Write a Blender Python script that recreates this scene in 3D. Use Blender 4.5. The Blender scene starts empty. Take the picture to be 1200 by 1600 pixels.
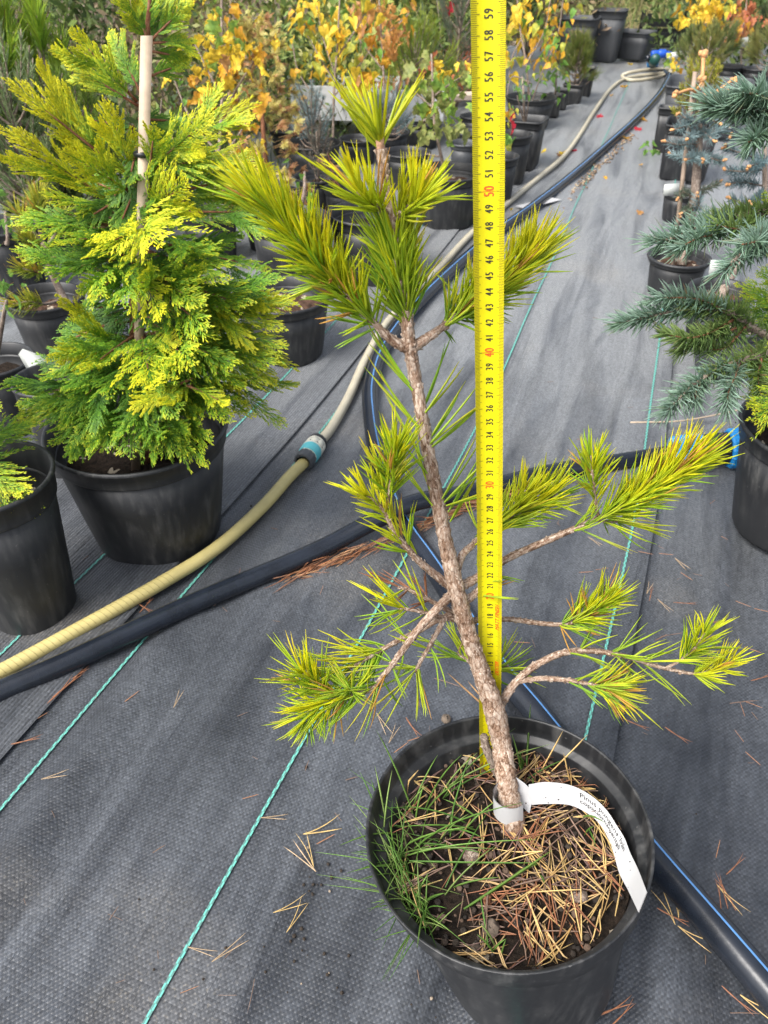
import bpy, math, random
import numpy as np
from mathutils import Vector, Matrix, Euler

rs = np.random.RandomState(7)
random.seed(7)
sc = bpy.context.scene
COL = sc.collection

# ------------------------------------------------------------------ camera, light, exposure
CAM_H, PITCH, FPX = 0.815, math.radians(37.8), 1202.0
cd = bpy.data.cameras.new('camera')
cam = bpy.data.objects.new('camera', cd); COL.objects.link(cam)
cam.location = (0, 0, CAM_H); cam.rotation_euler = (math.pi/2 - PITCH, 0, 0)
cd.sensor_fit = 'VERTICAL'; cd.sensor_height = 36; cd.sensor_width = 27
cd.lens = 36*FPX/1600.0; cd.clip_start = 0.02; cd.clip_end = 2000
cd.dof.use_dof = True; cd.dof.focus_distance = 0.66; cd.dof.aperture_fstop = 15
sc.camera = cam

world = bpy.data.worlds.new('World'); sc.world = world; world.use_nodes = True
wn = world.node_tree; wn.nodes.clear()
sky = wn.nodes.new('ShaderNodeTexSky'); sky.sky_type = 'NISHITA'; sky.sun_disc = False
sky.sun_elevation = math.radians(52); sky.sun_rotation = math.radians(-130)
sky.air_density = 1.0; sky.dust_density = 4.0; sky.ozone_density = 1.0
hs = wn.nodes.new('ShaderNodeHueSaturation'); hs.inputs['Saturation'].default_value = 0.45
bg = wn.nodes.new('ShaderNodeBackground'); bg.inputs['Strength'].default_value = 0.15
wo = wn.nodes.new('ShaderNodeOutputWorld')
wn.links.new(sky.outputs[0], hs.inputs['Color']); wn.links.new(hs.outputs[0], bg.inputs[0]); wn.links.new(bg.outputs[0], wo.inputs[0])
sl = bpy.data.lights.new('sun', 'SUN'); sl.energy = 2.6; sl.angle = math.radians(30); sl.color = (1, 0.97, 0.92)
sun = bpy.data.objects.new('sun', sl); COL.objects.link(sun)
_e, _r = math.radians(52), math.radians(-130)
_d = Vector((math.sin(_r)*math.cos(_e), math.cos(_r)*math.cos(_e), math.sin(_e)))
sun.rotation_euler = _d.to_track_quat('Z', 'Y').to_euler()
sc.view_settings.view_transform = 'Standard'; sc.view_settings.look = 'None'
sc.view_settings.exposure = 0.9; sc.view_settings.gamma = 1; sc.view_settings.use_curve_mapping = False

# ------------------------------------------------------------------ measuring helpers
CT, ST = math.cos(PITCH), math.sin(PITCH)
def P(px, py, Z):
    """point of the place seen at (px, py) of the photograph, Z metres along the view axis"""
    X = (px-600)/FPX*Z; Y = (py-800)/FPX*Z
    return np.array([X, Z*CT - Y*ST, CAM_H - Z*ST - Y*CT])
def ray(px, py):
    return P(px, py, 1.0) - np.array([0, 0, CAM_H])
def G(px, py, h=0.0):
    d = ray(px, py); s = (h-CAM_H)/d[2]
    return np.array([0, 0, CAM_H]) + d*s
def depth_of(p):
    return p[1]*CT + (CAM_H-p[2])*ST
AZ = math.radians(21.2)
def bend(l):
    t = np.maximum(0.0, np.asarray(l, float)-1.1)
    return -0.055*t*t/(t+0.35)
def W(u, l, h=0.0):
    """path coordinates (u across, l along) to the world"""
    lat = u + bend(l)
    return np.stack([lat*math.cos(AZ)+l*math.sin(AZ), -lat*math.sin(AZ)+l*math.cos(AZ), np.zeros_like(lat)+h], -1)

def nrm(v):
    v = np.asarray(v, float); return v/np.maximum(np.linalg.norm(v, axis=-1, keepdims=True), 1e-9)
UP = np.array([0, 0, 1.0])

def smooth(pts, n=8):
    """Catmull-Rom through the points"""
    p = np.asarray(pts, float)
    if len(p) < 3:
        t = np.linspace(0, 1, n+1)[:, None]; return p[0]*(1-t)+p[-1]*t
    q = np.vstack([2*p[0]-p[1], p, 2*p[-1]-p[-2]]); out = []
    for i in range(1, len(q)-2):
        t = np.linspace(0, 1, n, endpoint=False)[:, None]
        a, b, c, d = q[i-1], q[i], q[i+1], q[i+2]
        out.append(0.5*((2*b)+(c-a)*t+(2*a-5*b+4*c-d)*t*t+(3*b-a-3*c+d)*t**3))
    out.append(q[-2][None]); return np.vstack(out)

class MB:
    """gathers vertices, faces and a colour per vertex, links them as one mesh object"""
    def __init__(s): s.v = []; s.c = []; s.f4 = []; s.f3 = []; s.n = 0; s.uv = []
    def add(s, v, f4=None, f3=None, col=(1, 1, 1), uv=None):
        v = np.asarray(v, float).reshape(-1, 3); n = len(v)
        c = np.asarray(col, float)
        if c.ndim == 1: c = np.tile(c, (n, 1))
        s.v.append(v); s.c.append(c)
        s.uv.append(np.zeros((n, 2)) if uv is None else np.asarray(uv, float))
        if f4 is not None and len(f4): s.f4.append(np.asarray(f4, int).reshape(-1, 4)+s.n)
        if f3 is not None and len(f3): s.f3.append(np.asarray(f3, int).reshape(-1, 3)+s.n)
        s.n += n; return s
    def mesh(s, name, mat, off=(0, 0, 0), smooth_=True):
        me = bpy.data.meshes.new(name)
        v = np.vstack(s.v)-np.asarray(off, float); c = np.vstack(s.c); uv = np.vstack(s.uv)
        q = np.vstack(s.f4) if s.f4 else np.zeros((0, 4), int)
        t = np.vstack(s.f3) if s.f3 else np.zeros((0, 3), int)
        me.vertices.add(len(v)); me.vertices.foreach_set('co', v.astype(np.float32).ravel())
        li = np.concatenate([q.ravel(), t.ravel()]).astype(np.int32)
        me.loops.add(len(li)); me.loops.foreach_set('vertex_index', li)
        tot = np.concatenate([np.full(len(q), 4), np.full(len(t), 3)]).astype(np.int32)
        me.polygons.add(len(tot)); st = np.concatenate([[0], np.cumsum(tot)[:-1]]).astype(np.int32)
        me.polygons.foreach_set('loop_start', st); me.polygons.foreach_set('loop_total', tot)
        me.polygons.foreach_set('use_smooth', np.full(len(tot), smooth_))
        a = me.color_attributes.new('Col', 'FLOAT_COLOR', 'POINT')
        a.data.foreach_set('color', np.c_[c, np.ones(len(c))].astype(np.float32).ravel())
        ul = me.uv_layers.new(name='UVMap'); ul.data.foreach_set('uv', uv[li].astype(np.float32).ravel())
        me.update(calc_edges=True); me.validate()
        if mat: me.materials.append(mat)
        return me
    def build(s, name, mat, root=None, kind=None, smooth_=True):
        off = tuple(base_of(root)) if root is not None else (0, 0, 0)
        me = s.mesh(name, mat, off, smooth_)
        o = bpy.data.objects.new(name, me); COL.objects.link(o)
        if root is not None: o.parent = root
        if kind: o['kind'] = kind
        return o
def base_of(o):
    p = np.array(o.location)
    while o.parent: o = o.parent; p = p+np.array(o.location)
    return p
def tag(o, label=None, cat=None, group=None, kind=None):
    if label: o['label'] = label
    if cat: o['category'] = cat
    if group: o['group'] = group
    if kind: o['kind'] = kind
    return o
def thing(name, loc, label, cat, group=None):
    o = bpy.data.objects.new(name, None); COL.objects.link(o); o.location = tuple(float(x) for x in loc)
    o.empty_display_size = 0.02
    return tag(o, label, cat, group)

# ------------------------------------------------------------------ shape helpers
def frames(p):
    t = nrm(np.gradient(p, axis=0)); u = np.zeros_like(p)
    a = np.array([0, 0, 1.0]) if abs(t[0][2]) < 0.9 else np.array([1.0, 0, 0])
    u0 = nrm(a-t[0]*np.dot(a, t[0]))
    for i in range(len(p)):
        u0 = nrm(u0-t[i]*np.dot(u0, t[i])); u[i] = u0
    return t, u, np.cross(t, u)
def add_tube(mb, p, r, sides=8, col=(1, 1, 1), rough=0.0, cap=True, rnd=rs):
    p = np.asarray(p, float); n = len(p); r = np.broadcast_to(np.asarray(r, float), (n,)) if np.ndim(r) == 0 or len(np.atleast_1d(r)) == n else np.interp(np.linspace(0, 1, n), np.linspace(0, 1, len(r)), r)
    t, u, w = frames(p); a = np.arange(sides)/sides*2*np.pi
    rr = r[:, None]*(1+rough*rnd.uniform(-1, 1, (n, sides)))
    v = p[:, None]+rr[..., None]*(np.cos(a)[None, :, None]*u[:, None]+np.sin(a)[None, :, None]*w[:, None])
    i = np.arange(n-1)[:, None]*sides; j = np.arange(sides)[None]; k = (j+1) % sides
    f = np.stack([i+j, i+k, i+sides+k, i+sides+j], -1).reshape(-1, 4)
    L = np.concatenate([[0], np.cumsum(np.linalg.norm(np.diff(p, axis=0), axis=1))])
    uv = np.stack([np.broadcast_to(a/(2*np.pi), (n, sides)), np.broadcast_to(L[:, None], (n, sides))], -1).reshape(-1, 2)
    if np.ndim(col) == 2 and len(col) == n: col = np.repeat(np.asarray(col), sides, 0)
    base = mb.n
    mb.add(v.reshape(-1, 3), f, col=col, uv=uv)
    if cap:
        c0 = col if np.ndim(col) == 1 else col[:1]
        for e, idx in ((p[0], np.arange(sides)[::-1]), (p[-1], (n-1)*sides+np.arange(sides))):
            f3 = [[mb.n-base, int(idx[q]), int(idx[(q+1) % sides])] for q in range(sides)]
            mb.v.append(np.asarray([e])); mb.c.append(np.asarray(c0 if np.ndim(c0) == 2 else [c0])); mb.uv.append(np.zeros((1, 2)))
            mb.f3.append(np.asarray(f3)+base); mb.n += 1
    return mb
def needles(mb, b, d, L, r, bendv, c0, c1, rings=4, sides=3):
    """tapered bent needles: bases, directions, lengths, radii, bend vectors, base and tip colours"""
    b = np.asarray(b, float); n = len(b)
    if n == 0: return mb
    d = nrm(d); L = np.broadcast_to(L, (n,)); r = np.broadcast_to(r, (n,)); bendv = np.broadcast_to(bendv, (n, 3))
    s = np.linspace(0, 1, rings); prof = np.interp(s, [0, .12, .75, 1], [.7, 1, .8, .12])
    ctr = b[:, None]+d[:, None]*(L[:, None]*s)[..., None]+bendv[:, None]*(L[:, None]*s**2)[..., None]
    h = np.where(np.abs(d[:, 2:3]) < .9, UP[None], np.array([[1.0, 0, 0]]))
    u = nrm(np.cross(d, h)); w = np.cross(d, u); a = np.arange(sides)/sides*2*np.pi+.5
    rr = (r[:, None]*prof)[:, :, None, None]
    v = ctr[:, :, None]+rr*(np.cos(a)[None, None, :, None]*u[:, None, None]+np.sin(a)[None, None, :, None]*w[:, None, None])
    c0 = np.broadcast_to(c0, (n, 3)); c1 = np.broadcast_to(c1, (n, 3))
    col = (c0[:, None]*(1-s)[None, :, None]+c1[:, None]*s[None, :, None])[:, :, None].repeat(sides, 2)
    per = rings*sides; i = np.arange(rings-1)[:, None]*sides; j = np.arange(sides)[None]; k = (j+1) % sides
    f = np.stack([i+j, i+k, i+sides+k, i+sides+j], -1).reshape(-1, 4)
    F = (f[None]+(np.arange(n)*per)[:, None, None]).reshape(-1, 4)
    return mb.add(v.reshape(-1, 3), F, col=col.reshape(-1, 3))
def along(p, s):
    L = np.concatenate([[0], np.cumsum(np.linalg.norm(np.diff(p, axis=0), axis=1))]); L /= L[-1]
    q = np.stack([np.interp(s, L, p[:, k]) for k in range(3)], -1)
    t = nrm(np.gradient(p, axis=0)); tt = nrm(np.stack([np.interp(s, L, t[:, k]) for k in range(3)], -1))
    return q, tt
def shoot(mb, p, s0, s1, n, L, ang=50, up=.25, pal=None, r=.00082, tipang=25, bendk=.15, pair=True, jit=.2, rings=5, brown=.03, rnd=rs, stem_r=.001, sides=3, lenvar=.16):
    """needles standing round a shoot p between s0 and s1"""
    m = n//2 if pair else n
    s = np.sort(rnd.uniform(s0, s1, m)); q, t = along(p, s)
    h = np.where(np.abs(t[:, 2:3]) < .9, UP[None], np.array([[1.0, 0, 0]]))
    u = nrm(np.cross(t, h)); w = np.cross(t, u); a = np.arange(m)*2.39996+rnd.uniform(-.5, .5, m)
    rad = np.cos(a)[:, None]*u+np.sin(a)[:, None]*w
    k = np.clip((s-s0)/max(s1-s0, 1e-6), 0, 1)
    A = np.radians(np.interp(k, [0, .75, 1], [ang, ang, tipang])*rnd.uniform(.8, 1.2, m))
    d = t*np.cos(A)[:, None]+rad*np.sin(A)[:, None]+UP*up+rnd.normal(0, jit*.5, (m, 3))
    d = nrm(d); b = q+rad*stem_r
    LL = L*rnd.uniform(1-lenvar, 1+lenvar, m)
    gold, green, dry = pal
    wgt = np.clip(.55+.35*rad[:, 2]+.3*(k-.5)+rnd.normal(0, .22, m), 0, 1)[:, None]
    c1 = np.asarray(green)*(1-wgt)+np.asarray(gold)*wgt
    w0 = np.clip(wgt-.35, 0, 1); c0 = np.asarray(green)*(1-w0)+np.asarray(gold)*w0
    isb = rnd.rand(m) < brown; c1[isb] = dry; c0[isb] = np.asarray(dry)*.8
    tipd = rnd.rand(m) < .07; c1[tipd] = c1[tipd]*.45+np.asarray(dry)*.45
    c1 = c1*rnd.uniform(.8, 1.1, (m, 1))
    bv = (t*.5+UP*.2)*bendk+rnd.normal(0, .12, (m, 3))
    needles(mb, b, d, LL, r, bv, c0, c1, rings, sides)
    if pair:
        d2 = nrm(d+rnd.normal(0, .13, (m, 3)))
        needles(mb, b, d2, LL*rnd.uniform(.92, 1.05, m), r, bv+rnd.normal(0, .04, (m, 3)), c0, c1, rings, sides)
    return mb
def add_lathe(mb, prof, c, axis=UP, seg=48, col=(1, 1, 1), shear=(0, 0, 0), sq=None, rot=0.0, wob=0.0):
    """profile of (radius, height) turned about an axis; sq gives a rounded square section"""
    prof = np.asarray(prof, float); axis = nrm(axis)
    x = np.array([1.0, 0, 0]) if abs(axis[0]) < .9 else np.array([0, 1.0, 0])
    u = nrm(x-axis*np.dot(x, axis)); w = np.cross(axis, u); a = np.arange(seg)/seg*2*np.pi
    k = np.ones(seg)
    if sq: k = 1/((np.abs(np.cos(a))**sq+np.abs(np.sin(a))**sq)**(1/sq))
    if wob: k = k*(1+wob*np.cos(2*a+1.1)+wob*.6*np.cos(3*a+.3))
    a2 = a+rot
    ring = np.cos(a2)[:, None]*u+np.sin(a2)[:, None]*w
    hmax = max(prof[:, 1].max(), 1e-6)
    v = np.asarray(c)+prof[:, 1][:, None, None]*axis+prof[:, 0][:, None, None]*(ring*k[:, None])[None]+(prof[:, 1]/hmax)[:, None, None]*np.asarray(shear)
    n = len(prof); i = np.arange(n-1)[:, None]*seg; j = np.arange(seg)[None]; kk = (j+1) % seg
    f = np.stack([i+j, i+kk, i+seg+kk, i+seg+j], -1).reshape(-1, 4)
    uv = np.stack([np.broadcast_to(a/(2*np.pi), (n, seg)), np.broadcast_to(prof[:, 1][:, None], (n, seg))], -1).reshape(-1, 2)
    return mb.add(v.reshape(-1, 3), f, col=col, uv=uv)
def add_box(mb, c, x, y, z, col=(1, 1, 1)):
    c = np.asarray(c); x, y, z = (np.asarray(k, float) for k in (x, y, z))
    v = [c+i*x+j*y+k*z for k in (-.5, .5) for j in (-.5, .5) for i in (-.5, .5)]
    return mb.add(v, [[0, 2, 3, 1], [4, 5, 7, 6], [0, 1, 5, 4], [2, 6, 7, 3], [0, 4, 6, 2], [1, 3, 7, 5]], col=col)

# ------------------------------------------------------------------ materials
def node_mat(name):
    m = bpy.data.materials.new(name); m.use_nodes = True; nt = m.node_tree
    b = nt.nodes['Principled BSDF']; return m, nt, b, nt.links.new
def N(nt, t, **kw):
    n = nt.nodes.new(t)
    for k, v in kw.items():
        if k in n.inputs: n.inputs[k].default_value = v
        else: setattr(n, k, v)
    return n
def ramp(nt, stops):
    r = nt.nodes.new('ShaderNodeValToRGB'); e = r.color_ramp.elements
    while len(e) < len(stops): e.new(.5)
    for k, (p, c) in zip(e, stops): k.position = p; k.color = (*c, 1)
    return r
def leaf_mat(name, trans=.3, rough=.45, var=.25, scale=60, spec=.35):
    m, nt, b, lk = node_mat(name)
    at = N(nt, 'ShaderNodeAttribute', attribute_name='Col')
    no = N(nt, 'ShaderNodeTexNoise', Scale=scale, Detail=3.0)
    tc = N(nt, 'ShaderNodeTexCoord'); lk(tc.outputs['Object'], no.inputs['Vector'])
    mr = N(nt, 'ShaderNodeMapRange'); mr.inputs['To Min'].default_value = 1-var; mr.inputs['To Max'].default_value = 1+var
    mr.inputs['From Min'].default_value = .3; mr.inputs['From Max'].default_value = .7
    lk(no.outputs['Fac'], mr.inputs['Value'])
    mx = N(nt, 'ShaderNodeVectorMath', operation='SCALE'); lk(at.outputs['Color'], mx.inputs[0]); lk(mr.outputs[0], mx.inputs['Scale'])
    lk(mx.outputs[0], b.inputs['Base Color']); b.inputs['Roughness'].default_value = rough; b.inputs['Specular IOR Level'].default_value = spec
    tr = N(nt, 'ShaderNodeBsdfTranslucent'); lk(mx.outputs[0], tr.inputs['Color'])
    ms = N(nt, 'ShaderNodeMixShader', Fac=trans); lk(b.outputs[0], ms.inputs[1]); lk(tr.outputs[0], ms.inputs[2])
    lk(ms.outputs[0], nt.nodes['Material Output'].inputs['Surface']); return m
def simple(name, col, rough=.5, noise=0.0, scale=30.0, bump=0.0, bscale=80.0, spec=.5, attr=False, metallic=0.0, coords='Object'):
    m, nt, b, lk = node_mat(name)
    b.inputs['Roughness'].default_value = rough; b.inputs['Specular IOR Level'].default_value = spec; b.inputs['Metallic'].default_value = metallic
    tc = N(nt, 'ShaderNodeTexCoord')
    src = None
    if attr:
        src = N(nt, 'ShaderNodeAttribute', attribute_name='Col').outputs['Color']
    if noise:
        no = N(nt, 'ShaderNodeTexNoise', Scale=scale, Detail=5.0, Roughness=.6); lk(tc.outputs[coords], no.inputs['Vector'])
        mr = N(nt, 'ShaderNodeMapRange'); mr.inputs['From Min'].default_value = .3; mr.inputs['From Max'].default_value = .7
        mr.inputs['To Min'].default_value = 1-noise; mr.inputs['To Max'].default_value = 1+noise; lk(no.outputs['Fac'], mr.inputs['Value'])
        mx = N(nt, 'ShaderNodeVectorMath', operation='SCALE'); lk(mr.outputs[0], mx.inputs['Scale'])
        if src: lk(src, mx.inputs[0])
        else: mx.inputs[0].default_value = col
        lk(mx.outputs[0], b.inputs['Base Color'])
    elif src: lk(src, b.inputs['Base Color'])
    else: b.inputs['Base Color'].default_value = (*col, 1)
    if bump:
        n2 = N(nt, 'ShaderNodeTexNoise', Scale=bscale, Detail=4.0); lk(tc.outputs[coords], n2.inputs['Vector'])
        bp = N(nt, 'ShaderNodeBump', Strength=bump, Distance=.002); lk(n2.outputs['Fac'], bp.inputs['Height']); lk(bp.outputs[0], b.inputs['Normal'])
    return m
def pot_mat(name, base=(.016, .017, .019), dust=(.11, .108, .104), amount=.95, rough=.42):
    m, nt, b, lk = node_mat(name)
    tc = N(nt, 'ShaderNodeTexCoord')
    n1 = N(nt, 'ShaderNodeTexNoise', Scale=9.0, Detail=8.0, Roughness=.68); lk(tc.outputs['Object'], n1.inputs['Vector'])
    mp = N(nt, 'ShaderNodeMapping'); mp.inputs['Scale'].default_value = (90, 90, 14); lk(tc.outputs['Object'], mp.inputs[0])
    n2 = N(nt, 'ShaderNodeTexNoise', Scale=1.0, Detail=4.0); lk(mp.outputs[0], n2.inputs['Vector'])
    n3 = N(nt, 'ShaderNodeTexNoise', Scale=210.0, Detail=2.0); lk(tc.outputs['Object'], n3.inputs['Vector'])
    r1 = ramp(nt, [(.40, (.06, .06, .06)), (.70, (1, 1, 1))]); lk(n1.outputs['Fac'], r1.inputs[0])
    r2 = ramp(nt, [(.45, (0, 0, 0)), (.8, (1, 1, 1))]); lk(n2.outputs['Fac'], r2.inputs[0])
    r3 = ramp(nt, [(.7, (0, 0, 0)), (.76, (1, 1, 1))]); lk(n3.outputs['Fac'], r3.inputs[0])
    a1 = N(nt, 'ShaderNodeMath', operation='MULTIPLY_ADD'); lk(r1.outputs[0], a1.inputs[0]); lk(r2.outputs[0], a1.inputs[1])
    m3 = N(nt, 'ShaderNodeMath', operation='MULTIPLY'); lk(r3.outputs[0], m3.inputs[0]); m3.inputs[1].default_value = .5; lk(m3.outputs[0], a1.inputs[2])
    a2 = N(nt, 'ShaderNodeMath', operation='MULTIPLY', use_clamp=True); lk(a1.outputs[0], a2.inputs[0]); a2.inputs[1].default_value = amount
    mx = N(nt, 'ShaderNodeMix', data_type='RGBA'); lk(a2.outputs[0], mx.inputs['Factor'])
    mx.inputs['A'].default_value = (*base, 1); mx.inputs['B'].default_value = (*dust, 1)
    lk(mx.outputs['Result'], b.inputs['Base Color'])
    rr = N(nt, 'ShaderNodeMapRange'); rr.inputs['To Min'].default_value = rough-.08; rr.inputs['To Max'].default_value = rough+.25
    lk(n1.outputs['Fac'], rr.inputs['Value']); lk(rr.outputs[0], b.inputs['Roughness'])
    bp = N(nt, 'ShaderNodeBump', Strength=.12, Distance=.002); lk(n1.outputs['Fac'], bp.inputs['Height']); lk(bp.outputs[0], b.inputs['Normal'])
    return m
def bark_mat(name, dark=(.10, .058, .038), mid=(.27, .178, .125), pale=(.56, .48, .41), around=11.0, lengthwise=105.0):
    """scaly bark following the stem: v runs along it in metres, u once round it"""
    m, nt, b, lk = node_mat(name)
    uv = N(nt, 'ShaderNodeUVMap', uv_map='UVMap'); mp = N(nt, 'ShaderNodeMapping'); mp.inputs['Scale'].default_value = (around, lengthwise, 1)
    lk(uv.outputs[0], mp.inputs[0]); tc = N(nt, 'ShaderNodeTexCoord')
    wob = N(nt, 'ShaderNodeTexNoise', Scale=260.0, Detail=3.0); lk(tc.outputs['Object'], wob.inputs['Vector'])
    ad0 = N(nt, 'ShaderNodeVectorMath', operation='MULTIPLY_ADD'); lk(wob.outputs['Color'], ad0.inputs[0]); ad0.inputs[1].default_value = (.9, .9, 0); lk(mp.outputs[0], ad0.inputs[2])
    vo = N(nt, 'ShaderNodeTexVoronoi', Scale=1.0, feature='DISTANCE_TO_EDGE', voronoi_dimensions='2D'); lk(ad0.outputs[0], vo.inputs['Vector'])
    vc = N(nt, 'ShaderNodeTexVoronoi', Scale=1.0, voronoi_dimensions='2D'); lk(ad0.outputs[0], vc.inputs['Vector'])
    mp2 = N(nt, 'ShaderNodeMapping'); mp2.inputs['Scale'].default_value = (1, 1, .3); lk(tc.outputs['Object'], mp2.inputs[0])
    no = N(nt, 'ShaderNodeTexNoise', Scale=520.0, Detail=6.0, Roughness=.7); lk(mp2.outputs[0], no.inputs['Vector'])
    n2 = N(nt, 'ShaderNodeTexNoise', Scale=55.0, Detail=3.0); lk(tc.outputs['Object'], n2.inputs['Vector'])
    mixf = N(nt, 'ShaderNodeMath', operation='MULTIPLY_ADD'); sx = N(nt, 'ShaderNodeSeparateXYZ'); lk(vc.outputs['Color'], sx.inputs[0])
    lk(sx.outputs[0], mixf.inputs[0]); mixf.inputs[1].default_value = .22; lk(no.outputs['Fac'], mixf.inputs[2])
    r = ramp(nt, [(.40, dark), (.54, mid), (.68, tuple(.5*a+.5*c for a, c in zip(mid, pale))), (.80, pale)]); lk(mixf.outputs[0], r.inputs[0])
    e = ramp(nt, [(0, (.42, .34, .3)), (.10, (1, 1, 1))]); lk(vo.outputs['Distance'], e.inputs[0])
    mx = N(nt, 'ShaderNodeMix', data_type='RGBA', blend_type='MULTIPLY'); mx.inputs['Factor'].default_value = .75
    lk(r.outputs[0], mx.inputs['A']); lk(e.outputs[0], mx.inputs['B'])
    r2 = ramp(nt, [(.35, (.78, .74, .7)), (.65, (1.12, 1.08, 1.04))]); lk(n2.outputs['Fac'], r2.inputs[0])
    m2 = N(nt, 'ShaderNodeMix', data_type='RGBA', blend_type='MULTIPLY'); m2.inputs['Factor'].default_value = 1
    lk(mx.outputs['Result'], m2.inputs['A']); lk(r2.outputs[0], m2.inputs['B']); lk(m2.outputs['Result'], b.inputs['Base Color'])
    ad = N(nt, 'ShaderNodeMath', operation='MULTIPLY_ADD'); lk(e.outputs[0], ad.inputs[0]); ad.inputs[1].default_value = .5; lk(no.outputs['Fac'], ad.inputs[2])
    bp = N(nt, 'ShaderNodeBump', Strength=.8, Distance=.0010); lk(ad.outputs[0], bp.inputs['Height']); lk(bp.outputs[0], b.inputs['Normal'])
    b.inputs['Roughness'].default_value = .85; b.inputs['Specular IOR Level'].default_value = .2
    return m
def fabric_mat(name, base, dust, rib=False):
    m, nt, b, lk = node_mat(name)
    uv = N(nt, 'ShaderNodeUVMap', uv_map='UVMap')
    # plain weave: two families of tapes, over and under
    sx = N(nt, 'ShaderNodeSeparateXYZ'); lk(uv.outputs[0], sx.inputs[0])
    def mul(o, k):
        q = N(nt, 'ShaderNodeMath', operation='MULTIPLY'); lk(o, q.inputs[0]); q.inputs[1].default_value = k; return q.outputs[0]
    def fn(op, o, o2=None, v2=None):
        q = N(nt, 'ShaderNodeMath', operation=op); lk(o, q.inputs[0])
        if o2 is not None: lk(o2, q.inputs[1])
        if v2 is not None: q.inputs[1].default_value = v2
        return q.outputs[0]
    px, py = 2*math.pi/.0052, 2*math.pi/.0060
    s1 = fn('SINE', mul(sx.outputs[0], px)); s2 = fn('SINE', mul(sx.outputs[1], py))
    if rib: weave = s1
    else: weave = fn('MULTIPLY', s1, s2)
    a1 = fn('ABSOLUTE', fn('SINE', mul(sx.outputs[0], px*.5))); a2 = fn('ABSOLUTE', fn('SINE', mul(sx.outputs[1], py*.5)))
    tc = N(nt, 'ShaderNodeTexCoord')
    mp = N(nt, 'ShaderNodeMapping'); mp.inputs['Scale'].default_value = (9, 1.5, 1); mp.inputs['Rotation'].default_value = (0, 0, .12); lk(uv.outputs[0], mp.inputs[0])
    n1 = N(nt, 'ShaderNodeTexNoise', Scale=1.0, Detail=7.0, Roughness=.62, Distortion=1.1); lk(mp.outputs[0], n1.inputs['Vector'])
    n2 = N(nt, 'ShaderNodeTexNoise', Scale=7.0, Detail=8.0, Roughness=.7); lk(uv.outputs[0], n2.inputs['Vector'])
    n3 = N(nt, 'ShaderNodeTexNoise', Scale=260.0, Detail=2.0); lk(uv.outputs[0], n3.inputs['Vector'])
    n4 = N(nt, 'ShaderNodeTexNoise', Scale=3.0, Detail=5.0); lk(uv.outputs[0], n4.inputs['Vector'])
    r1 = ramp(nt, [(.38, (0, 0, 0)), (.60, (1, 1, 1))]); lk(n1.outputs['Fac'], r1.inputs[0])  # dust streaks; their contrast also paints in the shading of the wrinkles
    r2 = ramp(nt, [(.38, (0, 0, 0)), (.72, (1, 1, 1))]); lk(n2.outputs['Fac'], r2.inputs[0])
    amt = fn('ADD', mul(r1.outputs[0], .62), mul(r2.outputs[0], .38))
    mx = N(nt, 'ShaderNodeMix', data_type='RGBA'); lk(amt, mx.inputs['Factor']); mx.inputs['A'].default_value = (*base, 1); mx.inputs['B'].default_value = (*dust, 1)
    # sandy dust in patches and specks
    r4 = ramp(nt, [(.56, (0, 0, 0)), (.72, (1, 1, 1))]); lk(n4.outputs['Fac'], r4.inputs[0])
    r3 = ramp(nt, [(.58, (0, 0, 0)), (.72, (1, 1, 1))]); lk(n3.outputs['Fac'], r3.inputs[0])
    sp = fn('MULTIPLY', r4.outputs[0], r3.outputs[0]); sp = mul(sp, .55)
    sp2 = fn('ADD', sp, mul(r4.outputs[0], .12))
    # beyond the pots: streaky dust, plus grazing-angle brightening painted in along the path
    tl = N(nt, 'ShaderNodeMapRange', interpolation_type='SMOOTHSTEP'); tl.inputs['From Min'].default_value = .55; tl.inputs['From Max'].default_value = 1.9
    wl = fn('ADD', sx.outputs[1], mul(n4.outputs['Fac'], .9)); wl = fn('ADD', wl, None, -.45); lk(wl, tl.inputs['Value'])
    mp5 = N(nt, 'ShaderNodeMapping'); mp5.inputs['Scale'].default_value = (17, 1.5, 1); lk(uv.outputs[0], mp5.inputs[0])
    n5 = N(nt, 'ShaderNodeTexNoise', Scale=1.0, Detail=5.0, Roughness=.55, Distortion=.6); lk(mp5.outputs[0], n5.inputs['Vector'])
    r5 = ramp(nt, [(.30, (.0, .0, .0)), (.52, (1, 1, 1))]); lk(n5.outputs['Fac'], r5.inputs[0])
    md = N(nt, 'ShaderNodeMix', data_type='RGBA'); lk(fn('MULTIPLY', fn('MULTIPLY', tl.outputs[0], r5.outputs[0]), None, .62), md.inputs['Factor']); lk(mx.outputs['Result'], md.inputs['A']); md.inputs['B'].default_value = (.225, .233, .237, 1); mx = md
    m2 = N(nt, 'ShaderNodeMix', data_type='RGBA'); lk(sp2, m2.inputs['Factor']); lk(mx.outputs['Result'], m2.inputs['A']); m2.inputs['B'].default_value = (.30, .26, .2, 1)
    # tapes: slightly paler crowns, each with its own glint painted into the colour
    cx = fn('FLOOR', mul(sx.outputs[0], 2/.0052)); cy = fn('FLOOR', mul(sx.outputs[1], 2/.0060))
    cb = N(nt, 'ShaderNodeCombineXYZ'); lk(cx, cb.inputs[0]); lk(cy, cb.inputs[1])
    wn_ = N(nt, 'ShaderNodeTexWhiteNoise', noise_dimensions='2D'); lk(cb.outputs[0], wn_.inputs['Vector'])
    cr = N(nt, 'ShaderNodeMapRange'); cr.inputs['To Min'].default_value = .72; cr.inputs['To Max'].default_value = 1.32; lk(wn_.outputs['Value'], cr.inputs['Value'])
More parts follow.
